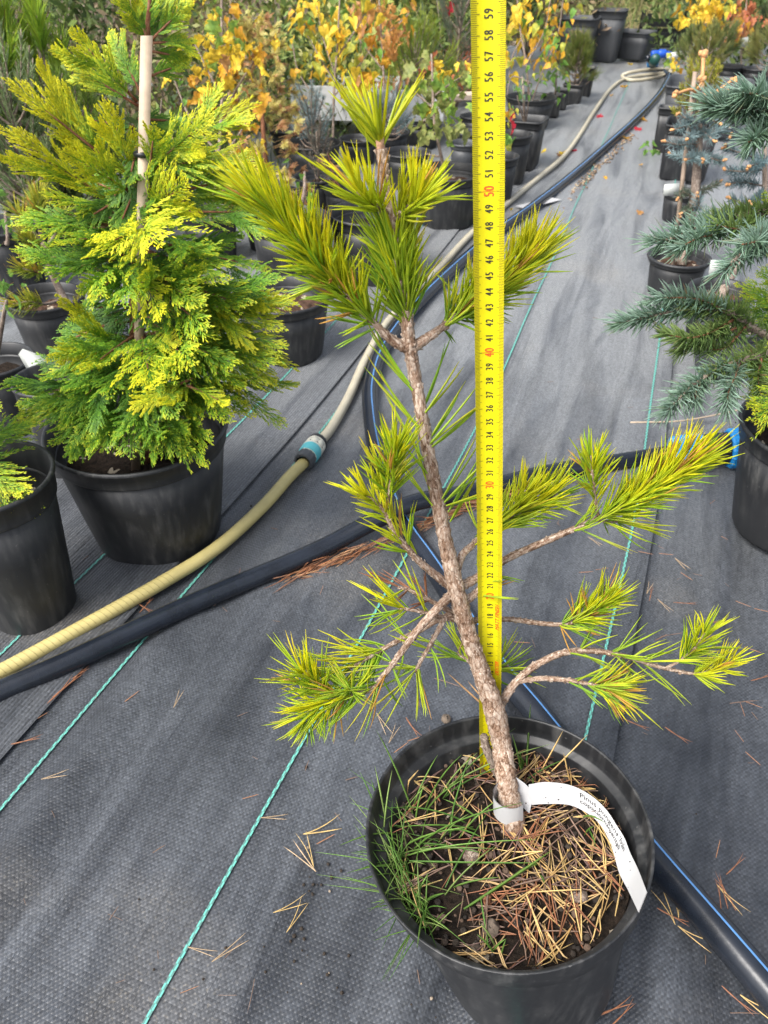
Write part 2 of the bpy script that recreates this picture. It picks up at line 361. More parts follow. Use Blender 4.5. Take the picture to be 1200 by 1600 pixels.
    wv = N(nt, 'ShaderNodeMapRange'); wv.inputs['From Min'].default_value = -1; wv.inputs['To Min'].default_value = .74; wv.inputs['To Max'].default_value = 1.30; lk(weave, wv.inputs['Value'])
    m3 = N(nt, 'ShaderNodeVectorMath', operation='SCALE'); lk(m2.outputs['Result'], m3.inputs[0]); lk(fn('MULTIPLY', wv.outputs[0], cr.outputs[0]), m3.inputs['Scale'])
    lk(m3.outputs[0], b.inputs['Base Color'])
    b.inputs['Specular IOR Level'].default_value = .7
    b.inputs['Sheen Weight'].default_value = .42; b.inputs['Sheen Roughness'].default_value = .35; b.inputs['Sheen Tint'].default_value = (.95, .97, 1, 1)
    rr = N(nt, 'ShaderNodeMapRange'); rr.inputs['To Min'].default_value = .36; rr.inputs['To Max'].default_value = .58; lk(n2.outputs['Fac'], rr.inputs['Value']); lk(rr.outputs[0], b.inputs['Roughness'])
    gap = fn('MINIMUM', a1, a2); hgt = fn('ADD', mul(weave, .5), mul(gap, .8))
    bp = N(nt, 'ShaderNodeBump', Strength=.38, Distance=.0008); lk(hgt, bp.inputs['Height'])
    bp2 = N(nt, 'ShaderNodeBump', Strength=.8, Distance=.014); lk(n1.outputs['Fac'], bp2.inputs['Height']); lk(bp.outputs[0], bp2.inputs['Normal'])
    lk(bp2.outputs[0], b.inputs['Normal'])
    return m
def thread_mat(name):
    m, nt, b, lk = node_mat(name)
    uv = N(nt, 'ShaderNodeUVMap', uv_map='UVMap')
    ch = N(nt, 'ShaderNodeTexChecker', Scale=1.0); ch.inputs['Color1'].default_value = (.10, .50, .40, 1); ch.inputs['Color2'].default_value = (.03, .05, .05, 1)
    lk(uv.outputs[0], ch.inputs['Vector'])
    no = N(nt, 'ShaderNodeTexNoise', Scale=.8, Detail=3.0); lk(uv.outputs[0], no.inputs['Vector'])
    mx = N(nt, 'ShaderNodeMix', data_type='RGBA'); lk(no.outputs['Fac'], mx.inputs['Factor']); lk(ch.outputs[0], mx.inputs['A']); mx.inputs['B'].default_value = (.13, .33, .29, 1)
    lk(mx.outputs['Result'], b.inputs['Base Color']); b.inputs['Roughness'].default_value = .5
    return m
def soil_mat(name, a=(.012, .009, .007), c=(.07, .045, .03), perl=.0, scale=140.0):
    m, nt, b, lk = node_mat(name)
    tc = N(nt, 'ShaderNodeTexCoord')
    n1 = N(nt, 'ShaderNodeTexNoise', Scale=scale, Detail=8.0, Roughness=.75); lk(tc.outputs['Object'], n1.inputs['Vector'])
    r = ramp(nt, [(.35, a), (.7, c)]); lk(n1.outputs['Fac'], r.inputs[0])
    vo = N(nt, 'ShaderNodeTexVoronoi', Scale=scale*.8); lk(tc.outputs['Object'], vo.inputs['Vector'])
    sx = N(nt, 'ShaderNodeSeparateXYZ'); lk(vo.outputs['Color'], sx.inputs[0])
    gt = N(nt, 'ShaderNodeMath', operation='GREATER_THAN'); lk(sx.outputs[0], gt.inputs[0]); gt.inputs[1].default_value = 1-perl
    mx = N(nt, 'ShaderNodeMix', data_type='RGBA'); lk(gt.outputs[0], mx.inputs['Factor']); lk(r.outputs[0], mx.inputs['A']); mx.inputs['B'].default_value = (.42, .36, .28, 1)
    lk(mx.outputs['Result'], b.inputs['Base Color']); b.inputs['Roughness'].default_value = .95; b.inputs['Specular IOR Level'].default_value = .2
    bp = N(nt, 'ShaderNodeBump', Strength=1.0, Distance=.006); lk(n1.outputs['Fac'], bp.inputs['Height']); lk(bp.outputs[0], b.inputs['Normal'])
    return m

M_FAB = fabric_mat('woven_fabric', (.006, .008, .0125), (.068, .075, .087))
M_FAB2 = fabric_mat('ribbed_fabric', (.020, .023, .029), (.070, .075, .084), rib=True)
M_THREAD = thread_mat('green_thread')
M_EARTH = soil_mat('bare_earth', (.05, .038, .026), (.16, .12, .08), .03, 30.0)
M_POT = pot_mat('black_plastic')
M_POTG = pot_mat('grey_plastic', (.050, .054, .060), (.12, .12, .12), .5, .45)
M_POTN = pot_mat('near_black_plastic', (.012, .013, .015), (.15, .148, .145), 1.0, .38)
M_SOIL = soil_mat('dark_soil', (.006, .005, .004), (.05, .034, .024), .02)
M_SOILP = soil_mat('bark_mulch', (.02, .012, .008), (.16, .09, .06), .16, 90.0)
M_BARK = bark_mat('pine_bark')
M_BARKR = bark_mat('cypress_bark', (.09, .035, .02), (.26, .11, .06), (.34, .2, .13))
M_BARKG = bark_mat('grey_bark', (.08, .06, .05), (.24, .19, .16), (.4, .35, .3))
M_LEAF = leaf_mat('needle_leaf', .48, .38, .12, 90)
M_FROND = leaf_mat('cypress_leaf', .36, .45, .18, 35)
M_BROAD = leaf_mat('broad_leaf', .45, .5, .38, 5)
M_FAR = leaf_mat('far_leaf', .25, .6, .35, 9)
M_DRY = simple('dry_needle', (1, 1, 1), .55, .3, 120, attr=True)
M_WOOD = simple('bamboo_stake', (.46, .36, .26), .6, .2, 40, bump=.3, bscale=60)
M_TAPE = simple('yellow_tape', (.60, .535, .006), .42, .08, 45, spec=.3)
M_INK = simple('black_ink', (.012, .012, .012), .5)
M_REDINK = simple('red_ink', (.75, .07, .01), .5)
M_HOSEY = simple('yellow_hose', (.50, .42, .17), .42, .12, 22, bump=.1, bscale=90)
M_HOSEG = simple('faded_hose', (.44, .40, .30), .38, .12, 18)
M_PIPE = simple('polyethylene_pipe', (.011, .0145, .022), .25, .35, 25, bump=.06, bscale=140)
M_STRIPE = simple('blue_stripe', (.09, .23, .48), .45, .1, 40)
M_BLUE = simple('blue_plastic', (.012, .25, .62), .35, .08, 40)
M_BLACK = simple('black_fitting', (.015, .016, .018), .35, .2, 40)
M_TEAL = simple('teal_plastic', (.10, .46, .50), .45, .18, 30)
M_CREAM = simple('cream_plastic', (.62, .60, .50), .5, .1, 40)
M_DKGREY = simple('grey_rubber', (.06, .065, .07), .45, .2, 40)
M_LABEL = simple('white_label', (.44, .44, .445), .5, .03, 60)
M_CARD = simple('grey_card', (.42, .44, .42), .5, .1, 60)
M_WHITE = simple('white_plastic', (.62, .63, .64), .5, .06, 20)
M_TERRA = simple('terracotta', (.45, .14, .07), .7, .15, 20)
M_PLANK = simple('weathered_plank', (.50, .40, .32), .8, .2, 12)
M_STONE = simple('stone', (.13, .10, .075), .9, .3, 80, bump=.5)

# ------------------------------------------------------------------ ground
g = MB(); g.add([(-400, -300, -.04), (400, -300, -.04), (400, 500, -.04), (-400, 500, -.04)], [[0, 1, 2, 3]])
tag(g.build('ground', M_EARTH, kind='structure'))
def ripple(u, l):
    a = .0052*np.sin(u*46+1.2*np.sin(l*1.9)+.8*np.sin(l*.7+u*6))*(.5+.5*np.sin(l*1.3+u*9+1))
    a += .0028*np.sin(u*83+l*3.1+2*np.sin(l*2.3))*(.5+.5*np.sin(l*2.1-u*13))
    a += .0022*np.sin(l*5.3+u*17+np.sin(u*11)*2)*np.sin(u*7+1)
    return a
def strip(name, u0, u1, l0, l1, h, mat, du=.016):
    uu = np.arange(u0, u1+du*.5, du); uu[-1] = u1
    ll = np.concatenate([np.arange(l0, 2.4, .03), np.arange(2.4, l1, .12), [l1]])
    U, Lg = np.meshgrid(uu, ll)
    v = W(U.ravel(), Lg.ravel(), h+ripple(U.ravel(), Lg.ravel())); a, c = len(ll), len(uu)
    i = np.arange(a-1)[:, None]*c; j = np.arange(c-1)[None]
    f = np.stack([i+j, i+j+1, i+c+j+1, i+c+j], -1).reshape(-1, 4)
    m = MB(); m.add(v, f, uv=np.c_[U.ravel(), Lg.ravel()])
    return m.build(name, mat, kind='structure')
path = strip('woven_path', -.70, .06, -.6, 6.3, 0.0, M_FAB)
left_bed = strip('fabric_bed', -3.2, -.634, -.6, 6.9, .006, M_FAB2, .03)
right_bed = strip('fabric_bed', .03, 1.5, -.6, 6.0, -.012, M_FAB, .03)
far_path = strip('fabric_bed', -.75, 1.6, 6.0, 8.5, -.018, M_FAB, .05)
def thread(u, l0, l1, h, root, w=.0037):
    ll = np.arange(l0, l1, .02)
    uu = u+.0016*np.sin(ll*7+u*30); m = MB()
    a = W(uu-w/2, ll, h+ripple(uu, ll)); c = W(uu+w/2, ll, h+ripple(uu, ll)); n = len(ll)
    v = np.stack([a, c], 1).reshape(-1, 3); i = np.arange(n-1)*2
    q = ll/.0062
    uv = np.stack([np.stack([np.full(n, .01), q], -1), np.stack([np.full(n, 1.99), q], -1)], 1).reshape(-1, 2)
    m.add(v, np.stack([i, i+1, i+3, i+2], -1), uv=uv)
    return m.build('green_thread', M_THREAD, root)
thread(-.305, -.3, 5.9, .0028, path); thread(-.592, -.1, 2.9, .0028, path); thread(.024, .1, 4.6, .0028, path)
thread(-.757, -.1, 2.6, .0088, left_bed); thread(-1.07, .5, 4, .0088, left_bed)
# ------------------------------------------------------------------ pots
POTN = [0]
def soil_disc(mb, c, r, axis=UP, lump=.004, rings=14, seg=40, rnd=rs):
    axis = nrm(axis); x = np.array([1.0, 0, 0]); u = nrm(x-axis*np.dot(x, axis)); w = np.cross(axis, u)
    rr = np.linspace(0, 1, rings)[1:]*r; a = np.arange(seg)/seg*2*np.pi
    v = [np.asarray(c, float)]
    R, A = np.meshgrid(rr, a, indexing='ij'); X, Y = R*np.cos(A), R*np.sin(A)
    h = lump*(np.sin(X*90+Y*40)*.5+np.sin(Y*130-X*70+1)*.35+rnd.normal(0, .45, X.shape))
    V = np.asarray(c)+X[..., None]*u+Y[..., None]*w+h[..., None]*axis
    v = np.vstack([np.asarray(c)[None], V.reshape(-1, 3)])
    n = rings-1; i = 1+np.arange(n-1)[:, None]*seg; j = np.arange(seg)[None]; k = (j+1) % seg
    f = np.stack([i+j, i+seg+j, i+seg+k, i+k], -1).reshape(-1, 4)
    f3 = [[0, 1+q, 1+(q+1) % seg] for q in range(seg)]
    return mb.add(v, f, f3)
def pot(label, c_base, r, h, rb=None, mat=None, soil=.86, name='nursery_pot', sq=None, rot=0, axis=UP, shear=(0, 0, 0), group='black nursery pots along the path', soil_m=None, seg=44, band=True, lip=.0035, empty=False, wob=.004, cat='plant pot', yank=0):
    """round or square nursery pot: body, rim band and soil"""
    rb = rb or r*.80; mat = mat or M_POT
    t = thing(name, c_base, label, cat, group); sh = np.asarray(shear)
    hb = h*.84 if band else h*.93
    rm = rb+(r-lip-rb)*(hb/h); th = .0025
    b = MB()
    outer = [(rb*.30, .004), (rb*.9, .002), (rb*.965, 0), (rb, .006), (rb+(rm-rb)*.33, hb*.33), (rb+(rm-rb)*.66, hb*.66), (rm, hb)]
    inner = [(rm-th, hb), (rm-th-.001, hb*.97), (rb+(rm-rb)*soil-th*1.4, hb*soil), (rb-th*1.5, h*.08 if empty else hb*soil*.92)]
    def shv(pr): return sh*(max(p[1] for p in pr)/h)
    add_lathe(b, outer+inner, c_base, axis, seg, shear=shv(outer+inner), sq=sq, rot=rot, wob=wob)
    if empty: add_lathe(b, [(rb-th*1.5, h*.08), (.0005, h*.08)], c_base, axis, seg, shear=sh*.08, sq=sq, rot=rot)
    b.build('body', mat, t)
    m = MB(); rim = [(rm-th, hb-.002), (rm+lip*.9, hb+.0005), (rm+lip, hb+.003), (r-lip*.4, h-.007), (r+lip*.45, h-.0065), (r+lip*.6, h-.004), (r+lip*.3, h-.0006), (r-lip*.4, h), (r-lip*1.1, h-.002), (rm-th+.0005, hb+.002), (rm-th, hb-.002)]
    add_lathe(m, rim, c_base, axis, seg, shear=shv(rim), sq=sq, rot=rot, wob=wob)
    m.build('rim', mat, t)
    if not empty:
        s = MB(); rsoil = (rb+(rm-rb)*soil)*(1.0 if not sq else 1.0)-th*.6
        soil_disc(s, np.asarray(c_base)+nrm(axis)*hb*soil+sh*(hb*soil/h), rsoil, axis, .004, rnd=np.random.RandomState(int(abs(c_base[0])*977) % 9999))
        s.build('soil', soil_m or M_SOIL, t)
    POTN[0] += 1
    return t
def place(cx, cy, w, yb):
    """rim centre (cx, cy) and width w seen in the photograph, front of the base at yb -> base point, radius, height"""
    x0 = cx; r = .1
    for _ in range(6):
        gb = G(x0, yb); hd = math.hypot(gb[0], gb[1]); D = hd+r*.78
        d = ray(cx, cy); s = D/math.hypot(d[0], d[1]); z = CAM_H+d[2]*s
        r = w/2*depth_of(np.array([0, 0, CAM_H])+d*s)/FPX
    c = np.array([0, 0, CAM_H])+d*s
    return np.array([c[0], c[1], 0.0]), r, max(z, .05)

# ------------------------------------------------------------------ the big pot with the pine
RIM_C = np.array([.099, .339, CAM_H-.586]); AX = nrm([-.0935, .0548, 1.0]); RIM_R = .115
T0 = P(766, 1205.6, .7107); T59 = P(763, 17, .4174)
POT_H = .222
pc = RIM_C-AX*POT_H
shear = np.array([.022, .004, 0])
pc0 = pc+shear; pc0[2] = pc[2]
t = thing('nursery_pot', pc0, 'big black plastic pot in the foreground holding the small yellow pine', 'plant pot', 'black nursery pots along the path')
th_ = .0022; b = MB()
L_ = POT_H
prof = [(.03, .004), (.074, .002), (.079, 0), (.082, .006), (.090, L_*.35), (.0985, L_*.7), (.1035, L_*.83), (.1045, L_*.845), (.1105, L_*.86), (.1130, L_*.93), (.1145, L_-.003), (.1150, L_-.0008),
        (.1146, L_), (.1128, L_-.0004), (.1122, L_-.002), (.1110, L_-.012), (.1098, L_-.0185), (.1085, L_-.020), (.1025, L_-.0215), (.1015, L_-.0235), (.098, L_-.042), (.092, L_*.7)]
add_lathe(b, prof, pc0, AX, 96, shear=-shear, wob=.004)
b.build('body', M_POTN, t)
so = T0+AX*.002
SOIL_D = float(np.dot(so-RIM_C, AX))
def on_soil(px, py, h=0.0):
    d = ray(px, py); o = np.array([0, 0, CAM_H]); q = RIM_C+AX*(SOIL_D+h)
    return o+d*(np.dot(q-o, AX)/np.dot(d, AX))
s = MB(); soil_disc(s, RIM_C+AX*(SOIL_D-.004), .1015, AX, .0035, 34, 90, np.random.RandomState(3)); s.build('soil', M_SOIL, t)
AXU = nrm(np.cross(AX, [0, 1, 0])); AXV = np.cross(AX, AXU)
if AXU[0] < 0: AXU, AXV = -AXU, -AXV
if AXV[1] < 0: AXV = -AXV
def soil_pt(x, y, h=0): return RIM_C+AX*(SOIL_D+h)+AXU*x+AXV*y

# ------------------------------------------------------------------ tape measure
tape = thing('measuring_tape', T0, 'bright yellow steel tape measure standing upright in the big pot beside the pine stem', 'tape measure')
td = nrm(T59-T0); tocam = np.array([0, 0, CAM_H])-(T0+td*.35)
tw = nrm(np.cross(td, tocam)); tw = tw if tw[0] > 0 else -tw
tn = np.cross(tw, td); tn = tn if np.dot(tn, tocam) > 0 else -tn
HW = .0094
def tape_pt(x, s, lift=0.0):
    """x across (-1..1), s metres up the blade; the blade is a shallow gutter open to the front"""
    x = np.asarray(x, float); s = np.asarray(s, float)
    sag = .0036*x*x+lift
    return T0+tw*(x*HW)[..., None]+td*s[..., None]+tn*sag[..., None]
xs = np.linspace(-1, 1, 13); ss = np.linspace(-.012, .70, 72); X, S_ = np.meshgrid(xs, ss)
m = MB(); nx = len(xs); i = np.arange(len(ss)-1)[:, None]*nx; j = np.arange(nx-1)[None]
F = np.stack([i+j, i+j+1, i+nx+j+1, i+nx+j], -1).reshape(-1, 4)
m.add(tape_pt(X.ravel(), S_.ravel()), F); m.add(tape_pt(X.ravel(), S_.ravel(), -.0003), F[:, ::-1]); m.build('blade', M_TAPE, tape)
mk, mr_ = MB(), MB()
def tick(mb, x0, x1, s, w):
    n = 4; xx = np.linspace(x0, x1, n); a = tape_pt(xx, np.full(n, s-w/2), .00016); c = tape_pt(xx, np.full(n, s+w/2), .00016)
    v = np.stack([a, c], 1).reshape(-1, 3); q = np.arange(n-1)*2
    mb.add(v, np.stack([q, q+2, q+3, q+1], -1))
for k in range(5, 690):
    s_ = k/1000.0
    ln = .72 if k % 10 == 0 else (.76 if k % 5 == 0 else .80)
    if k % 10 == 0: tick(mk, -1, -.50, s_, .00042); tick(mk, .50, 1, s_, .00042)
    elif k % 5 == 0: tick(mk, -1, -.56, s_, .00036); tick(mk, .56, 1, s_, .00036)
    else: tick(mk, -.99, -.66, s_, .00034); tick(mk, .66, .99, s_, .00034)
    if k % 100 == 0: tick(mr_, -.5, .5, s_, .0003)
mk.build('scale_marks', simple('faded_ink', (.16, .13, .01), .5), tape)
dg = None
def text_mesh(body, shear_=0.0):
    cu = bpy.data.curves.new('t', 'FONT'); cu.body = body; cu.size = 1.0; cu.shear = shear_; cu.resolution_u = 4
    cu.align_x = 'CENTER'; cu.align_y = 'CENTER'
    o = bpy.data.objects.new('t', cu); COL.objects.link(o)
    bpy.context.view_layer.update(); d = bpy.context.evaluated_depsgraph_get()
    me = o.evaluated_get(d).to_mesh(); v = np.array([q.co[:] for q in me.vertices]); f = [list(p.vertices) for p in me.polygons]
    o.evaluated_get(d).to_mesh_clear(); bpy.data.objects.remove(o); bpy.data.curves.remove(cu)
    return v, f
DIG = {str(k): text_mesh(str(k)) for k in range(10)}
def fat(v, f, e):
    out = []
    for dx, dy in ((-e, 0), (e, 0), (0, 0)): out.append(v+np.array([dx, dy*0, 0]))
    return out
def print_on_tape(mb, v, f, s, x, h, wscale, lift=.0002):
    """letters read upwards: letter x runs up the blade, letter y runs to the left"""
    q = np.c_[v[:, 0]*h*wscale, v[:, 1]*h]
    for e in (-.00016, 0, .00016):
        pts = tape_pt(x-(q[:, 1])/HW, s+q[:, 0]+e, lift)
        f4 = [p for p in f if len(p) == 4]; f3 = []
        for p in f:
            if len(p) != 4: f3 += [[p[0], p[k], p[k+1]] for k in range(1, len(p)-1)]
        mb.add(pts, f4, f3); lift += .00001
mnum = MB()
for k in range(1, 69):
    st_ = str(k); red = k % 10 == 0
    hh = .0086 if red else .0070
    for q, ch in enumerate(st_):
        v, f = DIG[ch]
        off = (q-(len(st_)-1)/2)*.0027 if len(st_) > 1 else 0
        if red: off *= 1.25
        print_on_tape(mr_ if red else mnum, v, f, k/100+off, .05, hh, .62)
mnum.build('numerals', M_INK, tape, 'stuff')
mr_.build('red_numerals', M_REDINK, tape, 'stuff'); mr_ = MB()
v, f = text_mesh('DEXTER', .25); print_on_tape(mr_, v, f, .1262, .62, .0044, .92)
mr_.build('red_lettering', M_REDINK, tape); mr_ = MB()
v, f = text_mesh('MATT FINISH', .25); print_on_tape(mr_, v, f, .1795, .62, .0044, .98)
mr_.build('red_lettering', M_REDINK, tape)

# ------------------------------------------------------------------ the young pine
GOLD, GREEN, DRYC = (.92, .85, .02), (.30, .52, .04), (.74, .44, .11)
PAL = (GOLD, GREEN, DRYC); PALG = ((.78, .82, .05), (.28, .50, .06), DRYC); PALY = ((.95, .86, .03), (.58, .70, .04), (.78, .46, .11))
def zt(y):
    tt = (1205.58-y)/(20.2714-.00699389*y); return .7107*(1-.00699389*tt)
pine = thing('pine_sapling', on_soil(797, 1275), 'young yellow needled pine with a bare stem, standing in the big foreground pot', 'pine')
def view_line(pts, n=8):
    """(x, y, d): d metres nearer (-) or farther (+) than the stem plane"""
    return smooth([P(x, y, zt(y)+d) for x, y, d in pts], n)
def pegs(mb, p, r, n, size, col=(1, 1, 1), rnd=rs):
    """raised leaf scars on a stem"""
    q, t = along(p, rnd.uniform(.01, .99, n)); k = np.interp(rnd.uniform(0, 1, n), [0, 1], [0, 1])
    L = np.concatenate([[0], np.cumsum(np.linalg.norm(np.diff(p, axis=0), axis=1))]); L /= L[-1]
    h = np.where(np.abs(t[:, 2:3]) < .9, UP[None], np.array([[1.0, 0, 0]]))
    u = nrm(np.cross(t, h)); w = np.cross(t, u); a = rnd.uniform(0, 2*np.pi, n); rad = np.cos(a)[:, None]*u+np.sin(a)[:, None]*w; tan = np.cross(t, rad)
    s = np.array([np.argmin(np.linalg.norm(p-x, axis=1)) for x in q]); R = np.asarray(r)[s]
    b = q+rad*(R*.93)[:, None]; z = size*rnd.uniform(.6, 1.3, n)[:, None]
    v = np.stack([b-t*z-tan*z*.7, b-t*z+tan*z*.7, b+t*z*1.1+tan*z*.5+rad*z*.35, b+t*z*1.1-tan*z*.5+rad*z*.35, b+t*z*.9+rad*z*1.05], 1)
    i = (np.arange(n)*5)[:, None]
    f3 = np.concatenate([i+np.array([[0, 1, 4]]), i+np.array([[1, 2, 4]]), i+np.array([[2, 3, 4]]), i+np.array([[3, 0, 4]])])
    return mb.add(v.reshape(-1, 3), f3=f3, col=col)
def stem(name, p, r, root, sides=12, mat=None, pg=60, psize=.0016, rough=.06, nodes=None):
    if root is pine: r = np.asarray(r)*(.80 if name == 'trunk' else .76); psize *= .85
    r = np.interp(np.linspace(0, 1, len(p)), np.linspace(0, 1, len(r)), r)
    if rough > .04:
        r = r*(1+.05*np.sin(np.arange(len(p))*1.9)+rs.uniform(-.04, .04, len(p)))
    m = MB(); add_tube(m, p, r, sides, rough=rough)
    if pg: pegs(m, p, r, pg, psize)
    return m.build(name, mat or M_BARK, root)
tr = [(783, 1160, -.029), (772, 1108, -.023), (752, 1050, -.018), (735, 1000, -.014), (720, 950, -.010), (708, 900, -.006), (697, 850, -.002), (683, 780, 0), (668, 700, 0), (655, 625, 0), (645, 570, 0), (640, 535, 0)]
TB = on_soil(801, 1288)
tp = smooth(np.vstack([[TB-AX*.012, TB+AX*.008, TB*.55+P(783, 1160, zt(1160)-.029)*.45]]+[P(x, y, zt(y)+d)[None] for x, y, d in tr]), 10)
trunk = stem('trunk', tp, [.0130, .0124, .0114, .0108, .0114, .0092, .0084, .0086, .0082, .0070, .0064, .0058, .0054, .0053, .0060], pine, 24, pg=620, psize=.0012, rough=.05)
lead = view_line([(640, 540, 0), (634, 490, 0), (622, 420, 0), (613, 345, 0), (602, 285, 0), (596, 232, 0)], 10)
ld = stem('branch', lead, [.0062, .0052, .0042, .0042, .0046, .0048], pine, 12, pg=200, psize=.0016)
m = MB()
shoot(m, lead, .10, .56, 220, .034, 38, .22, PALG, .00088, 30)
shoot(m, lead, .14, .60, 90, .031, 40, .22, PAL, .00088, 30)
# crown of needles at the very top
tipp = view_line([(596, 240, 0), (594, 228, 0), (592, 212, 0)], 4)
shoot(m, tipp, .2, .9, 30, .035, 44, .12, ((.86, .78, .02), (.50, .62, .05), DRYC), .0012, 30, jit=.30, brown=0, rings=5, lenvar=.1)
m.build('needles', M_LEAF, ld, 'stuff')
m = MB(); bp_ = view_line([(595, 236, 0), (592, 208, -.001), (590, 186, -.002)], 5); add_tube(m, bp_, [.0024, .0028, .0018, .0004], 8, rough=.12)
m.build('bud', simple('pink_bud', (.52, .30, .2), .7, .3, 300, bump=.6, bscale=400), ld)
def branch(pts, rad, runs, extra=(), pg=40, mat=None):
    """pts as view_line; runs: list of (s0, s1, n, length, angle, up, palette)"""
    p = view_line(pts, 9); o = stem('branch', p, rad, pine, 9, pg=pg, psize=.0013, mat=mat)
    m = MB()
    for rn in runs:
        s0, s1, n, L, ang, up, pal = rn[:7]; kw = rn[7] if len(rn) > 7 else {}
        shoot(m, p, s0, s1, n, L, ang, up, pal, **kw)
    for q, n, L, ang, up, pal in extra:
        q = view_line(q, 7); tw_ = MB(); add_tube(tw_, q, [.0015, .0009], 7, rough=.1); pegs(tw_, q, np.linspace(.0015, .0009, len(q)), 14, .001); tw_.build('twig', M_BARK, o)
        shoot(m, q, .25, 1, n, L, ang, up, pal)
    if m.n: m.build('needles', M_LEAF, o, 'stuff')
    return o
# upper whorl
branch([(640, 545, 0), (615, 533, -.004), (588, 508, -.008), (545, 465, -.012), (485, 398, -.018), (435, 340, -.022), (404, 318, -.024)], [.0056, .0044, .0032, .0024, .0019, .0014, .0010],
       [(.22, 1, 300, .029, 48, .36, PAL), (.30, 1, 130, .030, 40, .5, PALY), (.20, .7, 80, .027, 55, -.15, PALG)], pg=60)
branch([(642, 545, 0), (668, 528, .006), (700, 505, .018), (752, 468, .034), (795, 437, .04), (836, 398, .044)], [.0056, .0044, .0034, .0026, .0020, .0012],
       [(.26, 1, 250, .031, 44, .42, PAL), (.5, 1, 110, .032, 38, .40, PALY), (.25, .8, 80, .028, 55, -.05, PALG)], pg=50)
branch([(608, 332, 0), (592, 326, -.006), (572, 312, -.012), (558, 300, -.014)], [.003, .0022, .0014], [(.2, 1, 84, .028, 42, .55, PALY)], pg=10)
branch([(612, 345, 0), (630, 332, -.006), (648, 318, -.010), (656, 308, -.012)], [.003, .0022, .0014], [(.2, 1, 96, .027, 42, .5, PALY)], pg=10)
# bare stretch of the stem with single pairs of needles
m = MB(); bb, dd, ll_, bv = [], [], [], []
def fasc(px, py, dx, dy, dz, L, curve=(0, 0, 0)):
    o = P(px, py, zt(py)-.004); e = P(px+dx, py+dy, zt(py)+dz); bb.append(o); dd.append(nrm(e-o)); ll_.append(L); bv.append(curve)
for a in [(640, 600, -62, -78, -.01, .058), (645, 610, -58, -70, .0, .056), (652, 665, -62, -78, 0, .058), (655, 668, -56, -60, -.01, .05), (668, 690, 60, -95, 0, .056), (670, 695, 72, -80, -.01, .06), (672, 700, 84, -72, 0, .062), (660, 640, 32, -82, .01, .055), (664, 645, 44, -60, .0, .045),
          (662, 720, -50, -88, 0, .055), (668, 740, -46, -60, -.01, .045), (672, 765, -44, -120, 0, .06), (676, 790, -56, -75, .0, .052), (690, 780, 48, -86, 0, .055), (694, 785, 58, -62, -.008, .05), (697, 790, 66, -20, 0, .045), (700, 800, 40, -74, .0, .05), (703, 815, 32, -62, .01, .05), (688, 832, 0, 0, 0, 0)]:
    if a[5] > 0:
        fasc(*a); fasc(a[0], a[1], a[2]*1.1+5, a[3]*.92, a[4]+.006, a[5]*.95)
n = len(bb); gw = rs.uniform(0, 1, (n, 1)); c1 = np.array(GREEN)*1.15*(1-gw)+np.array([.55, .46, .03])*gw; c0 = np.array(GREEN)*(1-gw*.3)+np.array(GOLD)*gw*.3
needles(m, np.array(bb), np.array(dd), np.array(ll_), .0010, rs.normal(0, .07, (n, 3))+UP*.06, c0, c1, 6)
m.build('needles', M_LEAF, trunk, 'stuff')
# middle whorl
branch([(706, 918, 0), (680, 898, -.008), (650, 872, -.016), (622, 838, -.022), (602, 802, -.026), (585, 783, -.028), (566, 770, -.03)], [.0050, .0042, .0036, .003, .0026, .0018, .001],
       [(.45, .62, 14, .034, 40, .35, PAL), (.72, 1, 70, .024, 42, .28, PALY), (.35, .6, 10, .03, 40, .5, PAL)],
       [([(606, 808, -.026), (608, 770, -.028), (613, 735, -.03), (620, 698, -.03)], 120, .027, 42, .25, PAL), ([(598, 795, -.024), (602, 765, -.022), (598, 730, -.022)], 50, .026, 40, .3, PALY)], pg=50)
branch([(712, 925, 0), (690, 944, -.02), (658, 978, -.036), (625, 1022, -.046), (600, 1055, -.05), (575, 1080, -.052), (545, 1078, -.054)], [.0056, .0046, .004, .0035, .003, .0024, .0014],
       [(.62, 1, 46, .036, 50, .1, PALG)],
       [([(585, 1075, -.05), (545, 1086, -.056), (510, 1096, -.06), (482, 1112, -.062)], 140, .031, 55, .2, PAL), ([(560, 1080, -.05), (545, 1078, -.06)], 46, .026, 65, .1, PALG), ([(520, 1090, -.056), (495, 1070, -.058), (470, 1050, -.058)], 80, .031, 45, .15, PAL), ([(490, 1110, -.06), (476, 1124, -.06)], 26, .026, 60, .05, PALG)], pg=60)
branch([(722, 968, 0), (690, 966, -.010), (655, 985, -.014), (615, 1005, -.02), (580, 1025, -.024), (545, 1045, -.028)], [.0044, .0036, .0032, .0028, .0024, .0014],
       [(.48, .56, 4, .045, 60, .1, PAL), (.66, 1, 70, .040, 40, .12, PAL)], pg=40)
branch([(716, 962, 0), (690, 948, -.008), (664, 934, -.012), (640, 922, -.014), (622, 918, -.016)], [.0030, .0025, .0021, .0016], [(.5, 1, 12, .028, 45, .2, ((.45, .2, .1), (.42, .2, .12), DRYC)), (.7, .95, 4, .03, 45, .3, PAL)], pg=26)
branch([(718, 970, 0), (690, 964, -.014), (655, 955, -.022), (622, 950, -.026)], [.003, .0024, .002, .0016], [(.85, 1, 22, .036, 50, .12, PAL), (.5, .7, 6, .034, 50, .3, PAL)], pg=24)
branch([(716, 968, 0), (698, 962, -.01), (685, 985, -.02), (665, 1020, -.03), (648, 1050, -.036)], [.0036, .003, .0024, .0018], [(.45, .75, 6, .03, 60, .0, PAL), (.92, 1, 22, .038, 70, -.55, PALG)], pg=30)
